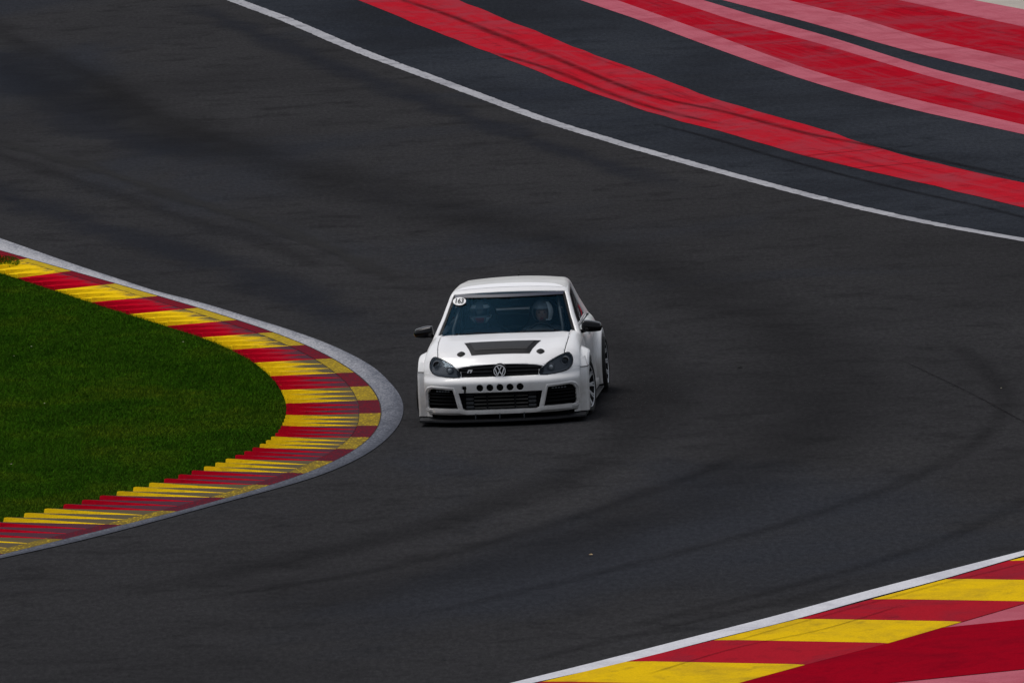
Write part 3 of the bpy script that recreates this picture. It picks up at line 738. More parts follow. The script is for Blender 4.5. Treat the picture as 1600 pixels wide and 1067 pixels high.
PART = shell.faces.layers.int.new('part')       # 0 body  1 bonnet  2 bumper  3/4 lens  5/6 door
AX = {'Y': (0, 2), 'X': (1, 2), 'Z': (0, 1)}
def pip(x, y, P):
    c = False; j = len(P) - 1
    for i in range(len(P)):
        if (P[i][1] > y) != (P[j][1] > y) and x < (P[j][0] - P[i][0]) * (y - P[i][1]) / (P[j][1] - P[i][1]) + P[i][0]: c = not c
        j = i
    return c
def cut_poly(bm, P, axis, filt):
    """score the sheet along a polygon projected along an axis; return the faces inside"""
    a, b = AX[axis]; lo = [min(p[k] for p in P) for k in (0, 1)]; hi = [max(p[k] for p in P) for k in (0, 1)]
    n = len(P)
    for i in range(n):
        p, q = P[i], P[(i + 1) % n]
        if abs(p[0] - q[0]) + abs(p[1] - q[1]) < 1e-7: continue
        elo = [min(p[k], q[k]) - 0.005 for k in (0, 1)]; ehi = [max(p[k], q[k]) + 0.005 for k in (0, 1)]
        nv = [0, 0, 0]; nv[a] = q[1] - p[1]; nv[b] = p[0] - q[0]; co = [0, 0, 0]; co[a], co[b] = p
        fs = []
        for f in bm.faces:
            A = [v.co[a] for v in f.verts]; B = [v.co[b] for v in f.verts]
            if max(A) < elo[0] or min(A) > ehi[0] or max(B) < elo[1] or min(B) > ehi[1]: continue
            if filt(f.calc_center_median()): fs.append(f)
        geom = list({v for f in fs for v in f.verts}) + list({e for f in fs for e in f.edges}) + fs
        if fs: bmesh.ops.bisect_plane(bm, geom=geom, dist=1e-5, plane_co=co, plane_no=Vector(nv).normalized())
    res = []
    for f in bm.faces:
        c = f.calc_center_median()
        if lo[0] <= c[a] <= hi[0] and lo[1] <= c[b] <= hi[1] and filt(c) and pip(c[a], c[b], P): res.append(f)
    return res
def mirror(P): return [(-x, z) for x, z in P][::-1]
def gap_quads(P, w, closed=False):
    P = [Vector((p[0], p[1])) for p in P]; Q = []; n = len(P)
    for i in range(n if closed else n - 1):
        a, b = P[i], P[(i + 1) % n]; d = (b - a).normalized(); nn = Vector((-d.y, d.x)) * w / 2; e = d * w * 0.4
        Q.append([tuple(a - e + nn), tuple(b + e + nn), tuple(b + e - nn), tuple(a - e - nn)])
    return Q
def delete(bm, fs): bmesh.ops.delete(bm, geom=fs, context='FACES')

HEAD = [(.450, .572), (.457, .612), (.555, .686), (.65, .732), (.735, .762), (.783, .762), (.820, .716), (.824, .648), (.785, .592), (.71, .566), (.54, .546), (.466, .550)]
_h = [np.array(p) for p in HEAD]; _n = len(_h)
HEAD = [tuple(0.5 * (2 * _h[i] + (_h[(i + 1) % _n] - _h[i - 1]) * t + (2 * _h[i - 1] - 5 * _h[i] + 4 * _h[(i + 1) % _n] - _h[(i + 2) % _n]) * t * t + (-_h[i - 1] + 3 * _h[i] - 3 * _h[(i + 1) % _n] + _h[(i + 2) % _n]) * t ** 3)) for i in range(_n) for t in ((0, .5) if 3 <= i <= 9 else (0,))]
GRIL = [(-.444, .550), (.444, .550), (.449, .61), (.50, .646), (.40, .668), (.2, .682), (0, .687), (-.2, .682), (-.40, .668), (-.50, .646), (-.449, .61)]
LOWI = [(-.41, .160), (.41, .160), (.44, .185), (.485, .375), (-.485, .375), (-.44, .185)]
SIDEI = [(.483, .166), (.852, .184), (.868, .205), (.864, .36), (.835, .408), (.79, .425), (.550, .412)]
frontf = lambda c: c.y < 0.62
for f in cut_poly(shell, HEAD, 'Y', frontf): f[PART] = 3
for f in cut_poly(shell, mirror(HEAD), 'Y', frontf): f[PART] = 4
delete(shell, cut_poly(shell, GRIL, 'Y', frontf))
delete(shell, cut_poly(shell, LOWI, 'Y', frontf))
delete(shell, cut_poly(shell, SIDEI, 'Y', frontf)); delete(shell, cut_poly(shell, mirror(SIDEI), 'Y', frontf))
HOLES = [(-.232 + .116 * k, .428) for k in range(5)]
for hx, hz in HOLES:
    delete(shell, cut_poly(shell, [(hx + .041 * math.cos(t * math.pi / 7), hz + .041 * math.sin(t * math.pi / 7)) for t in range(14)], 'Y', frontf))
delete(shell, cut_poly(shell, [(-.435, .452), (-.44, .42), (-.42, .405), (-.415, .385), (-.40, .385), (-.395, .405), (-.385, .42), (-.39, .45)], 'Y', frontf))
# bonnet
BON = [(-.745, 1.12), (-.752, .9), (-.745, .6), (-.73, .36), (-.71, .245), (-.60, .17), (-.3, .06), (.3, .06), (.60, .17), (.71, .245), (.73, .36), (.745, .6), (.752, .9), (.745, 1.12), (.45, 1.10), (0, 1.08), (-.45, 1.10)]
topf = lambda c: c.z > 0.62 and c.y < 1.3
for f in cut_poly(shell, BON, 'Z', topf):
    if f[PART] == 0: f[PART] = 1
for q in gap_quads(BON[:5], 0.009) + gap_quads(BON[9:14], 0.009):
    delete(shell, [f for f in cut_poly(shell, q, 'Z', topf) if f[PART] in (0, 1)])
# bumper: everything low at the front
BUMP = [(-.95, .10), (.95, .10), (.95, .60), (.83, .60), (.80, .59), (.5, .550), (-.5, .550), (-.80, .59), (-.83, .60), (-.95, .60)]
for f in cut_poly(shell, BUMP, 'Y', lambda c: c.y < 0.56):
    if f[PART] == 0: f[PART] = 2
# wheel openings
WHEELY = (0.90, 3.48)
for wy in WHEELY:
    C = [(wy + .375 * math.cos(2 * math.pi * k / 20), .315 + .375 * math.sin(2 * math.pi * k / 20)) for k in range(20)]
    fs = cut_poly(shell, C, 'X', lambda c: abs(c.x) > 0.7)
    delete(shell, fs)
# doors
DOOR = [(1.38, .905), (1.33, .75), (1.33, .30), (1.40, .22), (2.55, .22), (2.62, .35), (2.62, .905)]
for s in (1, -1):
    filt = lambda c: c.x * s > 0.6 and c.z < 0.928
    for f in cut_poly(shell, DOOR, 'X', filt): f[PART] = 5 if s > 0 else 6
    for q in gap_quads(DOOR, 0.010, True)[:-1]: delete(shell, cut_poly(shell, q, 'X', filt))
# cockpit opening and rear lamps
delete(shell, [f for f in shell.faces if f.calc_center_median().z > 0.885 and 1.16 < f.calc_center_median().y < 3.98 and abs(f.calc_center_median().x) < 0.74])

PSI = math.radians(4.6)
car = empty('race_car', (0.004, -0.36, 0.012), -PSI)
tag(car, 'white wide-bodied hatchback race car with black bonnet vent, rounding the kerb', 'car')

def pull(part, name, mat, parent=car, thick=0.018, sharp=35):
    bm = shell.copy(); ly = bm.faces.layers.int['part']
    bmesh.ops.delete(bm, geom=[f for f in bm.faces if f[ly] != part], context='FACES')
    o = bm_obj(name, bm, mat, parent, True, sharp, recalc=False)
    if thick:
        md = o.modifiers.new('thickness', 'SOLIDIFY'); md.thickness = thick; md.offset = -1
    return o
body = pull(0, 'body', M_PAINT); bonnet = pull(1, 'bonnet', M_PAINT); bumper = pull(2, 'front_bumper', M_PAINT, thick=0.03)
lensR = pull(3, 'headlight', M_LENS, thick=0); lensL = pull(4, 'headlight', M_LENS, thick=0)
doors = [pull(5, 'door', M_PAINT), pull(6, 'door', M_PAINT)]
shell.free()

def part_box(name, mat, boxes, parent=car, bev=0.0, smooth=False):
    bm = bmesh.new()
    for b in boxes: add_box(bm, *b, bev)
    return bm_obj(name, bm, mat, parent, smooth, 40)
def tube(name, pts, r, mat, parent=car, n=8, closed=False):
    bm = bmesh.new(); tube_into(bm, pts, r, n, closed); return bm_obj(name, bm, mat, parent, True, 50)

# dark inside of the nose and the floor
part_box('engine_bay', M_VOID, [(-.55, .55, .36, 1.14, .10, .60), (-.44, .44, .28, .36, .14, .62), (-.74, -.46, .42, .52, .16, .70), (.46, .74, .42, .52, .16, .70), (-.70, .70, .55, 1.15, .60, .66)])
part_box('floor_pan', M_VOID, [(-.72, .72, .40, 4.05, .075, .115)])
part_box('firewall', M_CABIN, [(-.72, .72, 1.18, 1.22, .12, .83)])
part_box('parcel_bulkhead', M_CABIN, [(-.70, .70, 3.55, 3.60, .12, .92), (-.79, -.755, 1.25, 3.6, .12, .90), (.755, .79, 1.25, 3.6, .12, .90)])

# ---- greenhouse
def gh_front(t): return 1.09 + 0.85 * t
def gh_rear(t): return 4.03 - 0.50 * t
def warp_gh(p):
    x, y, z = p
    t = (z - 0.86) / 0.51; v = (y - 1.10) / 2.75; ax = x / 0.74
    hw = interp(t, [0, .1, .45, .9, 1], [.868, .848, .770, .690, .665]) - 0.055 * sstep(0.1, 1, v) * t - 0.03 * v - 0.060 * sstep(0.03, 0.30, v) * (1 - t)
    yf = gh_front(t) + 0.16 * ax * ax * (1 - .45 * t); yr = gh_rear(t) - 0.10 * ax * ax
    crown = 0.030 * t * (1 - ax * ax) + t * interp(v, [0, .15, .4, .75, 1], [-0.012, 0.004, 0.018, 0.006, -0.03])
    return Vector((ax * hw, yf + (yr - yf) * v, z + crown))
gx = sorted(set(np.round(np.r_[np.linspace(-.74, .74, 33), -.700, .700, -.725, .725], 4)))
gy = sorted(set(np.round(np.r_[np.linspace(1.10, 3.85, 45), 1.125, 1.27, 2.26, 2.34, 3.30, 3.83], 4)))
gz = sorted(set(np.round(np.r_[np.linspace(.86, 1.37, 17), .888, .925, 1.285, 1.335, 1.36], 4)))
GRD = 0.05
gh = box_sheet([float(t) for t in gx], [float(t) for t in gy], [float(t) for t in gz], GRD)
nom = gh.verts.layers.float_vector['nom']
GP = gh.faces.layers.int.new('part')
for f in gh.faces:
    c = sum((v[nom] for v in f.verts), Vector()) / len(f.verts)
    if c.y < 1.1001 and abs(c.x) < .700 and .888 < c.z < 1.335: f[GP] = 1
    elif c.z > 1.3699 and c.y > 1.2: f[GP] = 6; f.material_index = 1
    elif c.y > 3.849 and abs(c.x) < .64 and .955 < c.z < 1.30: f[GP] = 2
    elif abs(c.x) > .739 and .925 < c.z < 1.285:
        if 1.27 < c.y < 2.26: f[GP] = 3
        elif 2.34 < c.y < 3.30: f[GP] = 4
        elif 2.26 < c.y < 2.34: f[GP] = 5
for v in gh.verts: v.co = warp_gh(v.co)
gh.normal_update()
GBVH = BVHTree.FromBMesh(gh)
def gh_pull(sel, name, mat, thick, side=0, parent=car, shrink=0.0):
    bm = gh.copy(); ly = bm.faces.layers.int['part']
    bmesh.ops.delete(bm, geom=[f for f in bm.faces if f[ly] not in sel or (side and f.calc_center_median().x * side < 0)], context='FACES')
    if shrink:
        for v in bm.verts: v.co -= v.normal * shrink
    o = bm_obj(name, bm, mat, parent, True, 40, recalc=False)
    if thick:
        md = o.modifiers.new('thickness', 'SOLIDIFY'); md.thickness = thick; md.offset = -1
    return o
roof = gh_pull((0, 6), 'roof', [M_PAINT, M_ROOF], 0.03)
def gh_top(x, y, off):
    h = GBVH.ray_cast(Vector((x, y, 3)), Vector((0, 0, -1))); return h[0] + (h[1] if h[1].z > 0 else -h[1]) * off
V = []; F = []
for i in range(25):
    x = -.615 + 1.23 * i / 24; e = abs(x) / .615; y0 = 2.0 + .045 * e * e; y1 = 2.30 - .05 * e ** 2 - .16 * e ** 8
    for j in range(7): V.append(gh_top(x, y0 + (y1 - y0) * j / 6, .003))
F = [(i * 7 + j, (i + 1) * 7 + j, (i + 1) * 7 + j + 1, i * 7 + j + 1) for i in range(24) for j in range(6)]
mesh_obj('roof_banner', V, F, M_VINYL, roof, True)
screen = gh_pull((1,), 'windscreen', M_SCREEN, 0, shrink=0.008)
gh_pull((2,), 'rear_window', M_SIDE, 0, shrink=0.008)
for s in (1, -1):
    gh_pull((3,), 'side_window', M_SIDE, 0, s, shrink=0.008); gh_pull((4,), 'side_window', M_SIDE, 0, s, shrink=0.008)
    gh_pull((5,), 'door_pillar', M_GLOSS, 0.02, s)

def gh_pt(x, z, off=0.0):                            # point on the windscreen surface seen from the front
    h = GBVH.ray_cast(Vector((x, -1, z)), Vector((0, 1, 0)))
    n = h[1] if h[1].y < 0 else -h[1]
    return h[0] + n * off
# black ceramic edge, sun strip
def wstrip(name, path_a, path_b, mat, off=0.004, n=24):
    V = []; 
    for k in range(n + 1):
        t = k / n
        for P in (path_a, path_b):
            x = P[0][0] + (P[1][0] - P[0][0]) * t; z = P[0][1] + (P[1][1] - P[0][1]) * t
            V.append(gh_pt(x, z, off))
    F = [(2 * k, 2 * k + 2, 2 * k + 3, 2 * k + 1) for k in range(n)]
    return mesh_obj(name, V, F, mat, screen, True)
def gz_at(t): return 0.90 + 0.47 * t
def wsx(z):  # half width of the glass at height z
    t = (z - .86) / .51; return .700 / .74 * interp(t, [0, .1, .45, .9, 1], [.868, .848, .770, .690, .665])
zt, zb_ = 1.323, 0.90
wstrip('sun_strip', ((-wsx(zt) + .02, zt), (wsx(zt) - .02, zt)), ((-wsx(zt) + .02, zt - .030), (wsx(zt) - .02, zt - .030)), M_BLUEST)
for s in (-1, 1):
    wstrip('glass_border', ((s * (wsx(zt) - .006), zt), (s * (wsx(zb_ + .02) - .006), zb_ + .02)), ((s * (wsx(zt) - .035), zt), (s * (wsx(zb_ + .02) - .035), zb_ + .02)), M_BLACK, -0.003)
part_box('cowl_panel', M_BLACK, [(-.72, .72, 1.12, 1.24, .83, .872)])
for x0, x1 in ((-.60, .05), (.02, .62)):
    P = [gh_pt(x0 + (x1 - x0) * k / 8, 0.922 + 0.012 * math.sin(k / 8 * 3.1), 0.012) for k in range(9)]
    tube('wiper', P, 0.007, M_BLACK, screen, 6)

# race number on the glass
def text_mesh(s, size, thick=0.0):
    cu = bpy.data.curves.new('t', 'FONT'); cu.body = s; cu.size = size; cu.align_x = 'CENTER'; cu.align_y = 'CENTER'; cu.offset = thick; cu.resolution_u = 3
    o = bpy.data.objects.new('t', cu); COL.objects.link(o); dg = bpy.context.evaluated_depsgraph_get()
    me = bpy.data.meshes.new_from_object(o.evaluated_get(dg)); bpy.data.objects.remove(o); return me
ncx, ncz = -0.572, 1.258
def screen_disc(name, cx, cz, rx, rz, off, mat, parent, n=28):
    V = [gh_pt(cx, cz, off)] + [gh_pt(cx + rx * math.cos(2 * math.pi * k / n), cz + rz * math.sin(2 * math.pi * k / n), off) for k in range(n)]
    return mesh_obj(name, V, [(0, 1 + k, 1 + (k + 1) % n) for k in range(n)], mat, parent)
num = screen_disc('number_sticker', ncx, ncz, .078, .040, 0.006, M_STICK, screen)
tm = text_mesh('163', 0.085, 0.0022); tm.materials.clear(); tm.materials.append(M_INK)
for v in tm.vertices: v.co = gh_pt(ncx + v.co.x * .88 + v.co.y * .08, ncz + v.co.y * .78, 0.010)
link(bpy.data.objects.new('number_lettering', tm), num)
gh.free()

# antenna and roof edge spoiler
P = [Vector((0, 3.45, 1.385)), Vector((0, 3.50, 1.41)), Vector((0, 3.53, 1.455))]
tube('roof_antenna', P, [.012, .008, .003], M_BLACK, car, 6)
bm = bmesh.new(); V = []
for k in range(13):
    x = -.53 + 1.06 * k / 12; c = 0.022 * (1 - (x / .53) ** 2)
    V.append([bm.verts.new((x, yy, zz + c)) for yy, zz in ((3.40, 1.318), (3.56, 1.322), (3.72, 1.305), (3.71, 1.288), (3.45, 1.295))])
for k in range(12):
    for j in range(5): bm.faces.new((V[k][j], V[k][(j + 1) % 5], V[k + 1][(j + 1) % 5], V[k + 1][j]))
bm.faces.new(V[0]); bm.faces.new(V[-1][::-1]); bm_obj('roof_spoiler', bm, M_PAINT, car, True, 40)

# ---- nose: grille, badge, lamps, intakes
def front_patch(name, P, off, mat, parent=car, step=0.03, depth=0.0):
    """solid panel following the nose, cut to the outline P, pushed back by off"""
    bm = bmesh.new(); n = len(P)
    a = [bm.verts.new((x, surf_y(x, z) + off, z)) for x, z in P]; b = [bm.verts.new((x, surf_y(x, z) + off + max(depth, .004), z)) for x, z in P]
    bm.faces.new(a); bm.faces.new(b[::-1])
    for i in range(n): bm.faces.new((a[i], a[(i + 1) % n], b[(i + 1) % n], b[i]))
    bmesh.ops.triangulate(bm, faces=[f for f in bm.faces if len(f.verts) > 4])
    return bm_obj(name, bm, mat, parent)
def front_bar(name, x0, x1, zf, h, off, depth, mat, parent, n=16):
    bm = bmesh.new(); R = []
    for k in range(n + 1):
        x = x0 + (x1 - x0) * k / n; z = zf(x) if callable(zf) else zf; y = surf_y(x, z) + off
        R.append([bm.verts.new(q) for q in ((x, y + .004, z - h / 2), (x, y, z), (x, y + .004, z + h / 2), (x, y + depth, z + h / 2), (x, y + depth, z - h / 2))])
    for k in range(n):
        for j in range(5): bm.faces.new((R[k][j], R[k][(j + 1) % 5], R[k + 1][(j + 1) % 5], R[k + 1][j]))
    bm.faces.new(R[0]); bm.faces.new(R[-1][::-1]); return bm_obj(name, bm, mat, parent, True, 50)

def backing(name, P, off, mat, parent):
    """flat dark plate behind an opening, with walls back from the rim"""
    cx = sum(p[0] for p in P) / len(P); cz = sum(p[1] for p in P) / len(P)
    Q = [(cx + (x - cx) * 1.06, cz + (z - cz) * 1.08) for x, z in P]
    return front_patch(name, Q, off, mat, parent)

grille = front_bar('grille', -.455, .455, lambda x: .563, .024, .012, .03, M_GLOSS, car)
# black mesh behind the slats, as a curved sheet
bm = bmesh.new(); R = []
for k in range(25):
    x = -.50 + k / 24; R.append([bm.verts.new((x, surf_y(x, z) + .045, z)) for z in (.545, .59, .63, .675 - .06 * (x / .5) ** 4)])
for k in range(24):
    for j in range(3): bm.faces.new((R[k][j], R[k + 1][j], R[k + 1][j + 1], R[k][j + 1]))
bm_obj('backing', bm, M_BLACK, grille, True)
for z0, cv in ((.603, .0), (.646, -.012)):
    for a, b in ((-.452, -.078), (.078, .452)):
        front_bar('slat', a, b, lambda x: z0 + cv * (x / .45) ** 2, .020, .010, .03, M_SATIN, grille)
front_bar('top_trim', -.47, .47, lambda x: .674 - .030 * (x / .47) ** 2, .016, .012, .03, M_GLOSS, grille)

# emblem: ring with the two letters one above the other
ez = .612; ey = surf_y(0, ez) - .012
def disc(name, cx, cz, y, r, d, mat, parent, n=32, bev=0.004):
    bm = bmesh.new(); M = Matrix.Translation((cx, y, cz)) @ Matrix.Rotation(math.radians(90), 4, 'Z')
    rings = lathe_into(bm, [(0.0005, 0), (r - bev, 0), (r, -bev), (r, -d)], n, Matrix.Translation((cx, y, cz)) @ Matrix.Rotation(math.radians(-90), 4, 'Z'))
    return bm_obj(name, bm, mat, parent, True, 40)
def lathe_front(name, prof, cx, cz, y, mat, parent, n=28, tilt=0.0):
    """prof = (radius, distance towards the viewer)"""
    bm = bmesh.new(); lathe_into(bm, prof, n, Matrix.Translation((cx, y, cz)) @ Matrix.Rotation(tilt, 4, 'X') @ Matrix.Rotation(math.radians(-90), 4, 'Z'))
    return bm_obj(name, bm, mat, parent, True, 45)
emb = lathe_front('emblem', [(.0005, .006), (.084, .006), (.087, .002), (.087, -.03)], 0, ez, ey, M_GLOSS, car)
lathe_front('emblem_ring', [(.060, .007), (.061, .013), (.068, .013), (.070, .007)], 0, ez, ey, M_BADGE, emb)
def stroke2d(pts, w, y0, y1, bm):
    for a, b in zip(pts[:-1], pts[1:]):
        a, b = Vector(a), Vector(b); d = (b - a).normalized(); nn = Vector((-d.y, d.x)) * w / 2; e = d * w * .22
        q = [a - e + nn, b + e + nn, b + e - nn, a - e - nn]
        f = [bm.verts.new((p.x, y0, ez + p.y)) for p in q]; g = [bm.verts.new((p.x, y1, ez + p.y)) for p in q]
        bm.faces.new(f); bm.faces.new(g[::-1])
        for i in range(4): bm.faces.new((f[i], f[(i + 1) % 4], g[(i + 1) % 4], g[i]))
bm = bmesh.new()
stroke2d([(-.0245, .0555), (0, .009), (.0245, .0555)], .0118, ey - .0125, ey - .004, bm)
stroke2d([(-.052, .032), (-.025, -.0455), (0, .000), (.025, -.0455), (.052, .032)], .0118, ey - .0128, ey - .004, bm)
bm_obj('emblem_letters', bm, M_BADGE, emb)
# small slanted R badge on the grille
bx, bz = -.345, .613
bm = bmesh.new(); by = surf_y(bx, bz) - .004
def slab(P, y0, y1):
    f = [bm.verts.new((bx + x * .75 + z * .28, y0, bz + z * .75)) for x, z in P]; g = [bm.verts.new((bx + x * .75 + z * .28, y1, bz + z * .75)) for x, z in P]
    bm.faces.new(f); bm.faces.new(g[::-1])
    for i in range(len(P)): bm.faces.new((f[i], f[(i + 1) % len(P)], g[(i + 1) % len(P)], g[i]))
slab([(-.034, -.022), (-.018, -.022), (-.018, .008), (-.034, .008)], by, by + .012)
slab([(-.034, .0085), (.026, .0085), (.036, .015), (.030, .024), (-.034, .024)], by + .001, by + .012)
slab([(.006, -.022), (.024, -.022), (.033, .008), (.014, .008)], by, by + .012)
bm_obj('grille_badge', bm, M_BADGE, grille)

def headlight(lens, s):
    pts = HEAD if s > 0 else mirror(HEAD)
    # bowl behind the lens
    bm = bmesh.new(); n = len(pts)
    cx = sum(p[0] for p in pts) / n; cz = sum(p[1] for p in pts) / n
    a = [bm.verts.new((x, surf_y(x, z) + .004, z)) for x, z in pts]
    b = [bm.verts.new((cx + (x - cx) * .93, surf_y(cx + (x - cx) * .93, cz + (z - cz) * .93) + .055, cz + (z - cz) * .93)) for x, z in pts]
    for i in range(n): bm.faces.new((a[i], a[(i + 1) % n], b[(i + 1) % n], b[i]))
    bmesh.ops.triangulate(bm, faces=[bm.faces.new(b)])
    bm_obj('lamp_housing', bm, M_BEZEL, lens, True, 30)
    for x, z, r, mt in ((.738, .680, .046, M_CHROME), (.585, .630, .036, M_CHROME)):
        y = surf_y(s * x, z) + .045
        ring = lathe_front('projector_ring', [(r * .80, .004), (r * .86, .018), (r, .020), (r * 1.06, .0), (r * 1.06, -.02)], s * x, z, y, M_SKIRT, lens, 24)
        lathe_front('projector_lens', [(.0005, .018), (r * .4, .0165), (r * .65, .012), (r * .82, .002)], s * x, z, y, M_GLOSS if x > .6 else M_AMBER, lens, 24)
    # lower bezel and day light strip
    V = []
    for k in range(9):
        x = .49 + .28 * k / 8; zz = .548 + .035 * (k / 8) ** 2; y = surf_y(s * x, zz + .012) + .02
        V += [(s * x, y, zz + .004), (s * x, y + .01, zz + .022)]
    mesh_obj('lamp_bezel', V, [(2 * k, 2 * k + 2, 2 * k + 3, 2 * k + 1) for k in range(8)], M_SKIRT, lens, True)
    # rubber seal around the lens
    P = [(x, surf_y(x, z) - .001, z) for x, z in pts]
    tube('lamp_seal', P, .004, M_BLACK, lens, 6, True)
headlight(lensR, 1); headlight(lensL, -1)

def intake(name, P, rows, parent=car):
    o = backing(name, P, .075, M_VOID, parent)
    x0, x1 = min(p[0] for p in P), max(p[0] for p in P)
    for z in rows:
        xsx = [x for x in np.linspace(x0, x1, 80) if pip(x, z, P)]
        if len(xsx) > 3: front_bar('slat', min(xsx) - .01, max(xsx) + .01, z, .009, .028, .03, M_BLACK, o, 10)
    return o
def rim_tube(name, P, r, off, mat, parent):
    Q = []
    for i in range(len(P)):
        p, q = P[i], P[(i + 1) % len(P)]
        for k in range(4): Q.append((p[0] + (q[0] - p[0]) * k / 4, p[1] + (q[1] - p[1]) * k / 4))
    return tube(name, [(x, surf_y(x, z) + off, z) for x, z in Q], r, mat, parent, 8, True)
for s in (1, -1):
    P = SIDEI if s > 0 else mirror(SIDEI)
    o = intake('side_intake', P, (.245, .285, .325, .362))
    cx = sum(p[0] for p in P) / len(P); cz = sum(p[1] for p in P) / len(P)
    OUT = [(x + (.010 if x * s > .7 else -.014) * s, z + (.020 if z > cz else -.018)) for x, z in P]
    rim_tube('intake_surround', OUT, .017, .010, M_PAINT, bumper)
    for k in range(5):                                   # row of small day lights under the upper rim
        x = s * (.60 + .034 * k); y = surf_y(x, .393) + .02
        b = bmesh.new(); add_box(b, x - .012, x + .012, y, y + .02, .386, .400, .003); bm_obj('day_light', b, M_SKIRT, o)
low = intake('lower_intake', LOWI, ())
# intercooler behind the lower opening
bm = bmesh.new(); add_box(bm, -.30, .30, .125, .16, .165, .375); ic = bm_obj('intercooler', bm, M_BLACK, low)
for k in range(5):
    z = .185 + .042 * k; bm = bmesh.new(); add_box(bm, -.31, .31, .108, .124, z, z + .014, .003); bm_obj('cooler_tube', bm, M_ALU, ic)
for s in (1, -1):
    for k in range(4):
        bm = bmesh.new(); add_box(bm, s * .36 - .045, s * .36 + .045, .10, .15, .185 + .047 * k, .22 + .047 * k, .01); bm_obj('cooler_tank', bm, M_CAGE, ic)
front_bar('crossbar', -.45, .45, .345, .012, .035, .02, M_BLACK, low)
for x in (-.16, .16):
    bm = bmesh.new(); add_box(bm, x - .008, x + .008, .09, .107, .165, .375); bm_obj('crossbar', bm, M_BLACK, low)
for hx, hz in HOLES:
    P = [(hx + .046 * math.cos(t * math.pi / 8), hz + .046 * math.sin(t * math.pi / 8)) for t in range(16)]
    o = front_patch('bumper_hole', P, .05, M_VOID)
    for z in (hz - .014, hz + .014): front_bar('mesh_bar', hx - .042, hx + .042, z, .006, .036, .01, M_CAGE, o, 3)
front_patch('tow_hole', [(-.45, .46), (-.45, .38), (-.38, .38), (-.38, .46)], .05, M_VOID)
tube('tow_strap', [(-.405, surf_y(-.405, .43) + .03, .43), (-.405, surf_y(-.405, .40) - .006, .405), (-.408, surf_y(-.405, .38) - .006, .372)], .010, M_BLACK, car, 6)

# bumper lower lip and splitter
front_bar('bumper_lip', -.80, .80, lambda x: .150 + .022 * sstep(.40, .5, abs(x)), .045, -.022, .10, M_PAINT, bumper, 40)
bm = bmesh.new(); A = []
for k in range(41):
    x = -.955 + 1.91 * k / 40; y = surf_y(max(-.80, min(.80, x)), .2) - .075 + 0.9 * max(0, abs(x) - .86) ** 1.2
    A.append([bm.verts.new(q) for q in ((x, y + .01, .036), (x, y, .048), (x, y + .004, .066), (x, y + .5, .080), (x, y + .5, .036))])
for k in range(40):
    for j in range(5): bm.faces.new((A[k][j], A[k][(j + 1) % 5], A[k + 1][(j + 1) % 5], A[k + 1][j]))
bm.faces.new(A[0]); bm.faces.new(A[-1][::-1]); spl = bm_obj('splitter', bm, M_SATIN, car, True, 40)
front_bar('splitter_riser', -.76, .76, .104, .062, .02, .05, M_BLACK, car, 30)
for x in (-.30, -.02, .26): part_box('splitter_stay', M_CAGE, [(x, x + .012, surf_y(x, .2) - .03, surf_y(x, .2) + .04, .075, .135)], spl)

# ---- bonnet vent, pins
def bonnet_patch(name, P_front, P_rear, mat, parent, h_edge=.004, h_mid=.022, rim=0.10):
    """raised panel between two straight edges given as (half width, y)"""
    (w0, y0), (w1, y1) = P_front, P_rear; bm = bmesh.new(); nu, nv = 25, 9; G = []
    us = [0, rim * .5, rim] + list(np.linspace(rim, 1 - rim, nu - 6)[1:-1]) + [1 - rim, 1 - rim * .5, 1]
    vs = [0, .06, .14, .3, .5, .7, .86, .94, 1]
    for u in us:
        row = []
        for v in vs:
            w = w0 + (w1 - w0) * v; x = -w + 2 * w * u; y = y0 + (y1 - y0) * v
            e = min(min(u, 1 - u) / rim, min(v, 1 - v) / .14); h = h_edge + (h_mid - h_edge) * min(1, e)
            row.append(bm.verts.new((x, y, surf_z(x, y) + h)))
        G.append(row)
    for i in range(len(us) - 1):
        for j in range(len(vs) - 1): bm.faces.new((G[i][j], G[i + 1][j], G[i + 1][j + 1], G[i][j + 1]))
    return bm_obj(name, bm, mat, parent, True, 12)
vent = bonnet_patch('bonnet_vent', (.335, .305), (.445, .70), M_CARBON, bonnet, .003, .020, .07)
bonnet_patch('vent_mouth', (.30, .37), (.385, .635), M_SATIN, vent, .023, .026)
for s in (1, -1):
    V = [(s * .458, .355, surf_z(s * .458, .355) + .012)]; n = 18; F = []
    for r, h in ((.75, .011), (1.0, .003)):
        for k in range(n):
            a = 2 * math.pi * k / n; lob = 1 + .22 * math.cos(2 * a)
            x = s * .458 + .040 * r * lob * math.cos(a); y = .355 + .055 * r * math.sin(a); V.append((x, y, surf_z(x, y) + h))
    F = [(0, 1 + k, 1 + (k + 1) % n) for k in range(n)] + [(1 + k, 1 + n + k, 1 + n + (k + 1) % n, 1 + (k + 1) % n) for k in range(n)]
    pin = mesh_obj('bonnet_pin', V, F, M_BLACK, bonnet, True)

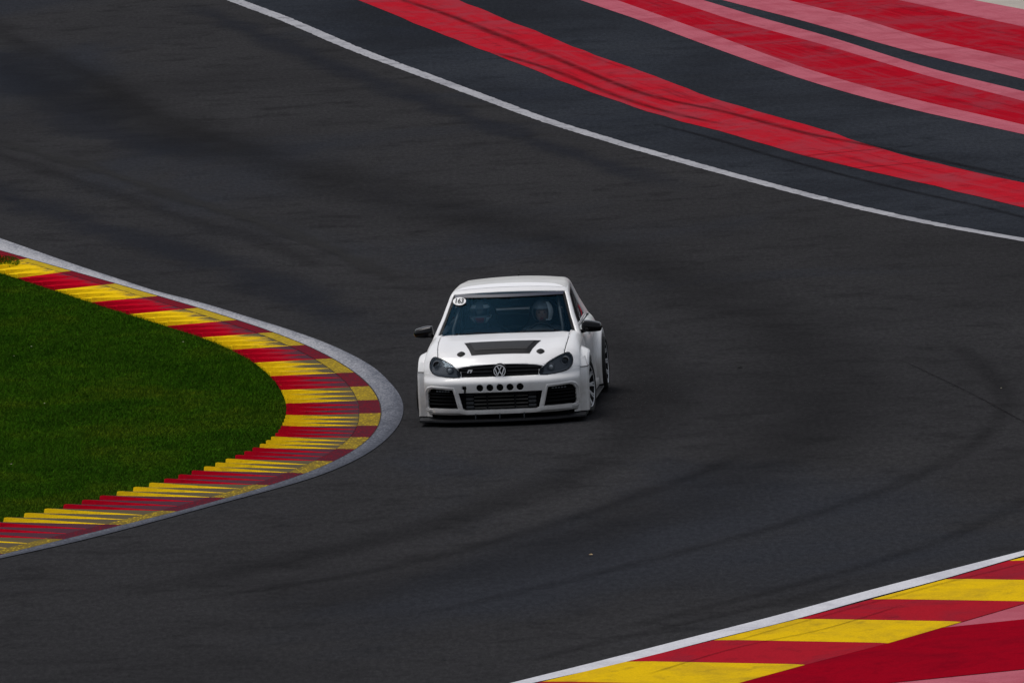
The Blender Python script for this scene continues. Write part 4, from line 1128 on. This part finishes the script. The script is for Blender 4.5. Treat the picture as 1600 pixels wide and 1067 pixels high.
# ---- mirrors
def wing_mirror(s):
    M0 = box_sheet(list(np.linspace(-1, 1, 15)), list(np.linspace(-1, 1, 11)), list(np.linspace(-1, 1, 11)), 0.0001, bottom=True)
    for v in M0.verts:
        c = v.co; d = Vector((c.x * math.sqrt(1 - c.y ** 2 / 2 - c.z ** 2 / 2 + c.y ** 2 * c.z ** 2 / 3), c.y * math.sqrt(max(0, 1 - c.x ** 2 / 2 - c.z ** 2 / 2 + c.x ** 2 * c.z ** 2 / 3)), c.z * math.sqrt(max(0, 1 - c.x ** 2 / 2 - c.y ** 2 / 2 + c.x ** 2 * c.y ** 2 / 3))))
        d = d.lerp(c, 0.45)
        taper = 1 - 0.30 * (d.x * .5 + .5)               # outer end is lower
        x = .975 + d.x * .118; z = .958 + d.z * .078 * taper - 0.012 * (d.x + 1); y = 1.50 + d.y * .075 + .05 * (d.x + 1) * .5 - .03 * (1 - d.z ** 2)
        v.co = Vector((s * x, y, z))
    o = bm_obj('wing_mirror', M0, M_GLOSS, car, True, 60)
    tube('mirror_stalk', [(s * .80, 1.46, .895), (s * .86, 1.48, .895), (s * .92, 1.50, .905)], [.026, .022, .02], M_BLACK, o, 8)
    P = [(s * x, 1.50 - .082 + .05 * (x - .86) / .23 + abs(x - .95) * .12, .925 - .02 * (x - .86)) for x in np.linspace(.875, 1.08, 8)]
    tube('turn_signal', P, .006, M_CAGE, o, 6)
wing_mirror(1); wing_mirror(-1)

# ---- wheel arch flares
def flare(s, wy, front_plate):
    cz = .315; n = 29; rows = []
    for k in range(n):
        a = math.radians(-38 + 256 * k / (n - 1))          # from behind the wheel over the top to the front
        ca, sa = math.cos(a), math.sin(a)
        def P(r, x, zmin=.105): return (s * x, wy + r * ca, max(zmin, cz + r * sa))
        ro = .468 + .018 * sa; rl = .412
        xb = .80; xo = 0.0 if front_plate else -.035
        rows.append([P(ro, xb), P(ro - .004, .862), P(rl + .018, .968 + xo), P(rl - .004, .985 + xo), P(.366, .990 + xo), P(.355, .984 + xo), P(.355, .80)])
    V = [p for r in rows for p in r]; m = len(rows[0])
    F = [(i * m + j, i * m + j + 1, (i + 1) * m + j + 1, (i + 1) * m + j) for i in range(n - 1) for j in range(m - 1)]
    bm = bmesh.new(); vv = [bm.verts.new(p) for p in V]
    for f in F:
        try: bm.faces.new([vv[i] for i in f])
        except ValueError: pass
    o = bm_obj('wheel_flare', bm, M_PAINT, car, True, 24); return o
for s in (1, -1):
    f0 = flare(s, WHEELY[0], True); flare(s, WHEELY[1], False)
    # side plate that closes the gap between bumper corner and front flare
    pts = [(.82, .34), (.885, .425), (.96, .452), (.982, .475), (.986, .57)]
    V = []
    zz = [.085, .20, .35, .50, .585, .60, .645, .70]
    for z in zz:
        k = sstep(.56, .75, z)
        for x, y in pts: V.append((s * (x - .045 * k * (x - .80) / .18), y + .012 * 0 + .09 * k, z))
    F = []; m = len(pts); mi = []
    for i in range(len(zz) - 1):
        for j in range(m - 1): F.append((i * m + j, i * m + j + 1, (i + 1) * m + j + 1, (i + 1) * m + j)); mi.append(1 if i == 4 else 0)
    o = mesh_obj('corner_plate', V, F, [M_PAINT, M_PAINT], f0, True, 25, mi)
    P = [(s * (x + .001), y - .001, .592) for x, y in pts[1:]]
    tube('panel_seam', P, .0045, M_VOID, f0, 5)
    # side skirt
    part_box('side_skirt', M_PAINT, [tuple(sorted((s * .80, s * .925))) + (1.36, 3.02, .10, .20)], car, .02, True)
    part_box('skirt_blade', M_SATIN, [tuple(sorted((s * .80, s * .975))) + (1.34, 3.04, .080, .095)], car, .004)
    # door handle
    hx = surf_x(2.42, .80, s); part_box('door_handle', M_PAINT, [tuple(sorted((hx - s * .01, hx + s * .032))) + (2.32, 2.50, .785, .815)], doors[0 if s > 0 else 1], .012, True)
    # wheel house
    for wy in WHEELY:
        bm = bmesh.new(); R = []
        for k in range(17):
            a = math.pi * k / 16; R.append([bm.verts.new((s * x, wy + .372 * math.cos(a), .315 + .372 * math.sin(a))) for x in (.56, .86)])
        for k in range(16): bm.faces.new((R[k][0], R[k][1], R[k + 1][1], R[k + 1][0]))
        bm.faces.new([r[0] for r in R]); bm_obj('wheel_liner', bm, M_VOID, car)

# ---- wheels
def wheel(s, wy, steer, z=0.315):
    base = Matrix.Translation((s * (.865 if wy < 2 else .872), wy, z)) @ Matrix.Rotation(steer, 4, 'Z') @ Matrix.Rotation(0 if s > 0 else math.pi, 4, 'Z') @ Matrix.Rotation(math.radians(-2.0), 4, 'Y')
    bm = bmesh.new()
    lathe_into(bm, [(.235, .095), (.245, .112), (.275, .122), (.300, .116), (.312, .095), (.3145, .05), (.3145, -.05), (.312, -.095), (.300, -.116), (.275, -.122), (.245, -.112), (.232, -.095)], 48, base)
    tyre = bm_obj('wheel', bm, M_TYRE, car, True, 50)
    bm = bmesh.new(); lathe_into(bm, [(.240, .095), (.243, .108), (.236, .114), (.228, .108)], 48, base)
    rim = bm_obj('rim', bm, M_RIM, tyre, True, 40)
    bm = bmesh.new(); lathe_into(bm, [(.228, .107), (.222, .085), (.205, .02), (.205, -.09)], 48, base); bm_obj('rim_barrel', bm, M_BLACK, rim, True, 40)
    bm = bmesh.new()
    for k in range(10):
        a = 2 * math.pi * k / 10
        for da in (-.075, .075):
            R = []
            for r, ax, w, d in ((.045, .070, .016, .03), (.12, .078, .012, .026), (.19, .092, .010, .022), (.228, .104, .012, .02)):
                ang = a + da * (r / .228); c, sn = math.cos(ang), math.sin(ang)
                R.append([bm.verts.new(base @ Vector((ax + dx, r * c - q * sn, r * sn + q * c))) for dx, q in ((0, -w), (.004, 0), (0, w), (-d, w * .8), (-d, -w * .8))])
            for i in range(3):
                for j in range(5): bm.faces.new((R[i][j], R[i][(j + 1) % 5], R[i + 1][(j + 1) % 5], R[i + 1][j]))
    bm_obj('spokes', bm, M_RIM, rim, True, 40)
    bm = bmesh.new(); lathe_into(bm, [(.0005, .090), (.03, .088), (.052, .074), (.055, .04)], 24, base); bm_obj('hub_cap', bm, M_RIM, rim, True, 40)
    bm = bmesh.new(); lathe_into(bm, [(.06, .01), (.165, .01), (.165, -.015), (.06, -.015)], 32, base); bm_obj('brake_disc', bm, M_DISC, tyre, True, 40)
    bm = bmesh.new(); lathe_into(bm, [(.0005, -.08), (.21, -.08)], 24, base); bm_obj('inner_face', bm, M_VOID, tyre)
STEER = math.radians(-7.0)
for s in (1, -1):
    wheel(s, WHEELY[0], STEER); wheel(s, WHEELY[1], 0.0)

# ---- rear end
for s in (1, -1):
    bm = bmesh.new(); add_box(bm, *sorted((s * .48, s * .745)), 3.98, 4.115, .70, .83, .03, 3); bm_obj('tail_lamp', bm, M_TAIL, car, True, 40)
part_box('rear_diffuser', M_BLACK, [(-.55, .55, 4.02, 4.20, .10, .24)], car, .02)
for x in (-.06, .06):
    tube('exhaust_tip', [(x, 4.05, .19), (x, 4.24, .19)], .04, M_CHROME, car, 14)
bm = bmesh.new(); add_box(bm, -.26, .26, 4.165, 4.21, .50, .61, .008); bm_obj('plate_panel', bm, M_BLACK, car)

# ---- cabin
def loft_box(name, secs, mat, parent, smooth=True):
    """secs: list of closed rings with equal counts"""
    bm = bmesh.new(); R = [[bm.verts.new(p) for p in s_] for s_ in secs]; n = len(R[0])
    for i in range(len(R) - 1):
        for j in range(n): bm.faces.new((R[i][j], R[i][(j + 1) % n], R[i + 1][(j + 1) % n], R[i + 1][j]))
    bm.faces.new(R[0]); bm.faces.new(R[-1][::-1]); return bm_obj(name, bm, mat, parent, smooth, 40)
loft_box('dashboard', [[(x, 1.22, .70), (x, 1.26, .845), (x, 1.40, .880 + .01 * math.cos(x * 4)), (x, 1.60, .875), (x, 1.68, .84), (x, 1.64, .62)] for x in np.linspace(-.74, .74, 13)], M_CABIN, car)
loft_box('instrument_hood', [[(x, 1.42, .89), (x, 1.45, .925 - .35 * (x - .36) ** 2 * 2), (x, 1.66, .935 - .35 * (x - .36) ** 2 * 2), (x, 1.70, .88), (x, 1.5, .85)] for x in np.linspace(.20, .52, 9)], M_CABIN, car)
sw = [(.36 + .175 * math.cos(2 * math.pi * k / 28), 1.80 + .06 * math.sin(2 * math.pi * k / 28), .80 + .165 * math.sin(2 * math.pi * k / 28)) for k in range(28)]
stw = tube('steering_wheel', sw, .016, M_BLACK, car, 8, True)
tube('steering_spoke', [sw[0], (.36, 1.78, .80), sw[14]], .016, M_BLACK, stw, 6); tube('steering_column', [(.36, 1.78, .80), (.36, 1.62, .78)], .03, M_BLACK, stw, 8)
# interior mirror and camera pod
bm = bmesh.new(); add_box(bm, -.125, .105, 1.98, 2.01, 1.195, 1.25, .012, 3); im = bm_obj('interior_mirror', bm, M_GLOSS, car, True, 40)
tube('mirror_stem', [(-.01, 1.93, 1.285), (-.01, 1.985, 1.24)], .012, M_BLACK, im, 6)
bm = bmesh.new(); add_box(bm, -.05, .03, 1.90, 1.94, 1.262, 1.292, .008, 2); bm_obj('mirror_base', bm, M_BLACK, im, True, 40)
# roll cage
cg = tube('roll_cage', [(-.62, 2.62, .16), (-.64, 2.62, .80), (-.585, 2.60, 1.20), (-.50, 2.60, 1.285), (0, 2.60, 1.305), (.50, 2.60, 1.285), (.585, 2.60, 1.20), (.64, 2.62, .80), (.62, 2.62, .16)], .021, M_CAGE, car)
for s in (1, -1):
    tube('cage_tube', [(s * .54, 2.60, 1.26), (s * .55, 2.10, 1.255), (s * .565, 1.99, 1.215), (s * .635, 1.55, .96), (s * .64, 1.46, .20)], .020, M_CAGE, cg)
    tube('cage_tube', [(s * .52, 2.60, 1.26), (s * .55, 3.40, .90)], .020, M_CAGE, cg)
    tube('cage_tube', [(s * .60, 2.62, 1.15), (-s * .60, 2.64 + .03 * s, .35)], .020, M_CAGE, cg)
tube('cage_tube', [(-.60, 2.64, .86), (.60, 2.64, .86)], .020, M_CAGE, cg)
def bucket_seat(x0):
    secs = []
    for z, y, w, d in ((.20, 2.02, .24, .20), (.32, 2.02, .25, .22), (.42, 2.26, .24, .10), (.65, 2.32, .25, .09), (.86, 2.38, .26, .08), (.95, 2.40, .19, .075), (1.12, 2.43, .16, .07), (1.18, 2.44, .10, .06)):
        secs.append([(x0 + w * math.cos(t), y + d * math.sin(t) - .06 * abs(math.cos(t)) ** 3, z) for t in np.linspace(0, 2 * math.pi, 17)[:-1]])
    o = loft_box('bucket_seat', secs, M_SEATM, car); return o
for x0 in (-.36, .36): bucket_seat(x0)
for x in (-.44, -.28, .28, .44):
    tube('harness_strap', [(x, 2.34, .93), (x * .98, 2.22, .86), (x * .98, 2.17, .70), (x * .9, 2.12, .45)], .022, M_CABIN, car, 6)

# ================================================================= THE TWO PEOPLE IN THE CAR
RM = car.matrix_basis.copy(); RM = Matrix.Translation(car.location) @ Matrix.Rotation(-PSI, 4, 'Z')
M_SUIT = plain('dark_race_suit', (0.035, 0.038, 0.05), 0.9, 0.1); M_SUIT2 = plain('grey_race_suit', (0.12, 0.13, 0.14), 0.9, 0.1)
M_HELM = plain('dark_helmet_shell', (0.20, 0.215, 0.23), 0.25, 0.5, coat=0.3); M_HELW = plain('white_helmet_trim', (0.85, 0.85, 0.85), 0.4, 0.4)
M_HELR = plain('red_helmet_trim', (0.30, 0.02, 0.025), 0.4, 0.4); M_VISOR = plain('dark_visor', (0.004, 0.005, 0.006), 0.12, 0.5)
M_SKIN = plain('skin', (0.34, 0.20, 0.15), 0.6, 0.3); M_GLOVE = plain('race_glove', (0.03, 0.03, 0.032), 0.8, 0.2)

def skin_figure(name, verts, edges, radii, mat, parent, sub=1):
    me = bpy.data.meshes.new(name); me.from_pydata(verts, edges, []); o = bpy.data.objects.new(name, me); COL.objects.link(o)
    md = o.modifiers.new('skin', 'SKIN'); sv = me.skin_vertices[0].data
    for i, r in enumerate(radii): sv[i].radius = (r, r * .9 if not isinstance(r, tuple) else r[1])
    sv[0].use_root = True
    s2 = o.modifiers.new('sub', 'SUBSURF'); s2.levels = sub; s2.render_levels = sub
    dg = bpy.context.evaluated_depsgraph_get(); me2 = bpy.data.meshes.new_from_object(o.evaluated_get(dg))
    bpy.data.objects.remove(o); me2.name = name; me2.materials.clear(); me2.materials.append(mat); finish(me2, True, None)
    return link(bpy.data.objects.new(name, me2), parent)

def person(x0, driving, suit, label):
    root = empty('person'); root.matrix_world = RM @ Matrix.Translation((x0, 2.14, .30)); tag(root, label, 'person')
    S = .20
    V = [(0, .06, .12), (0, .10, .30), (0, .14, .48), (0, .11, .60), (0, .06, .67)]; E = [(0, 1), (1, 2), (2, 3), (3, 4)]; Rr = [.145, .135, .155, .085, .060]
    def add(p, r, par): V.append(p); Rr.append(r); E.append((par, len(V) - 1)); return len(V) - 1
    hands = []
    for s in (1, -1):
        sh = add((s * S, .11, .535), .068, 2)
        if driving:
            el = add((s * .27, -.10, .44), .048, sh); wr = add((s * .17, -.305, .545), .032, el); hd = (s * .165, -.35, .56)
        else:
            el = add((s * .25, -.04, .32), .048, sh); wr = add((s * .13, -.22, .24), .032, el); hd = (s * .11, -.27, .235)
        hands.append((s, V[wr], hd))
        hip = add((s * .09, .02, .10), .095, 0); kn = add((s * .13, -.40, .24), .068, hip); an = add((s * .12, -.66, -.10), .045, kn); add((s * .12, -.77, -.13), .038, an)
    skin_figure('body', V, E, Rr, suit, root)
    for s, wr, hd in hands:
        # palm with four fingers and a thumb curled inwards
        w, h = Vector(wr), Vector(hd); fwd = (h - w).normalized()
        up = Vector((0, 0, 1)); side = fwd.cross(up).normalized() * -s
        hv = [w, w + fwd * .045]; he = [(0, 1)]; hr = [.026, .030]
        for k in range(4):
            b = w + fwd * .085 + up * (.030 - .020 * k); L = (.034, .040, .038, .030)[k]
            i = len(hv); hv += [b, b + fwd * L * .7 + side * .010, b + fwd * L * .8 + side * .035, b + fwd * L * .3 + side * .05]; hr += [.0105, .0095, .009, .008]; he += [(1, i), (i, i + 1), (i + 1, i + 2), (i + 2, i + 3)]
        i = len(hv); hv += [w + fwd * .05 + up * .034 + side * .01, w + fwd * .075 + up * .045 + side * .03, w + fwd * .10 + up * .040 + side * .045]; hr += [.012, .0105, .009]; he += [(1, i), (i, i + 1), (i + 1, i + 2)]
        skin_figure('glove', [tuple(p) for p in hv], he, hr, M_GLOVE, root)
    return root

def head_ellipsoid(name, c, rx, ry, rz, mat, parent, sel=None, chin=0.0, n=28, m=20, grow=0.0):
    bm = bmesh.new(); rows = []
    for i in range(m + 1):
        ph = math.pi * i / m - math.pi / 2; row = []
        for k in range(n):
            th = 2 * math.pi * k / n; x, y, z = math.cos(ph) * math.sin(th), -math.cos(ph) * math.cos(th), math.sin(ph)
            fy = 1 + (.14 * sstep(0.0, -.6, z) * max(0, -y) if chin else 0)
            row.append((c[0] + (rx + grow) * x, c[1] + (ry + grow) * y * fy, c[2] + (rz + grow) * z * (0.92 if z < 0 else 1)))
        rows.append(row)
    vm = {}
    def gv(i, k):
        key = (i, k % n)
        if key not in vm: vm[key] = bm.verts.new(rows[i][k % n])
        return vm[key]
    for i in range(m):
        for k in range(n):
            th = ((k + .5) / n * 360 + 180) % 360 - 180; ph = ((i + .5) / m - .5) * 180
            if sel is None or sel(th, ph): bm.faces.new((gv(i, k), gv(i, k + 1), gv(i + 1, k + 1), gv(i + 1, k)))
    bmesh.ops.remove_doubles(bm, verts=bm.verts[:], dist=1e-5)
    o = bm_obj(name, bm, mat, parent, True, 60); return o

pas = person(-.36, False, M_SUIT, 'passenger in a dark full-face helmet with white and red trim, left seat behind the windscreen')
drv = person(.36, True, M_SUIT2, 'driver in an open-face helmet with a pale stripe, right seat behind the windscreen')
hc = (0, .0, .785)
h1 = head_ellipsoid('helmet', hc, .128, .150, .142, M_HELM, pas, lambda t, p: not (abs(t) < 62 and -8 < p < 26), chin=1)
head_ellipsoid('visor', hc, .126, .148, .140, M_VISOR, h1, lambda t, p: abs(t) < 66 and -14 < p < 32, chin=1)
head_ellipsoid('helmet_trim', hc, .128, .150, .142, M_HELW, h1, lambda t, p: (28 < p < 46 and abs(t) < 80 and abs(t) > 26) or (-52 < p < -14 and 34 < abs(t) < 58) or (-30 < p < -10 and 66 < abs(t) < 100), chin=1, grow=.003)
head_ellipsoid('helmet_trim', hc, .128, .150, .142, M_HELR, h1, lambda t, p: -50 < p < -20 and abs(t) < 30, chin=1, grow=.003)
hc2 = (0, .0, .775)
face = head_ellipsoid('head', (0, -.005, .760), .080, .105, .115, M_SKIN, drv)
for s in (1, -1):
    head_ellipsoid('eye', (s * .031, -.098, .775), .013, .010, .008, M_INK, face, n=10, m=8)
head_ellipsoid('nose', (0, -.112, .748), .012, .018, .022, M_SKIN, face, n=10, m=8); head_ellipsoid('mouth', (0, -.102, .705), .026, .008, .006, M_HELR, face, n=10, m=8)
h2 = head_ellipsoid('helmet', hc2, .128, .150, .145, M_HELM, drv, lambda t, p: not (abs(t) < 48 and p < 22) and p > -55)
head_ellipsoid('helmet_trim', hc2, .128, .150, .145, M_HELW, h2, lambda t, p: 44 < t < 72 and -40 < p < 50, grow=.003)
tube('helmet_microphone', [(.11, -.07, .70), (.09, -.125, .69), (.05, -.14, .695)], .006, M_HELW, h2, 6)
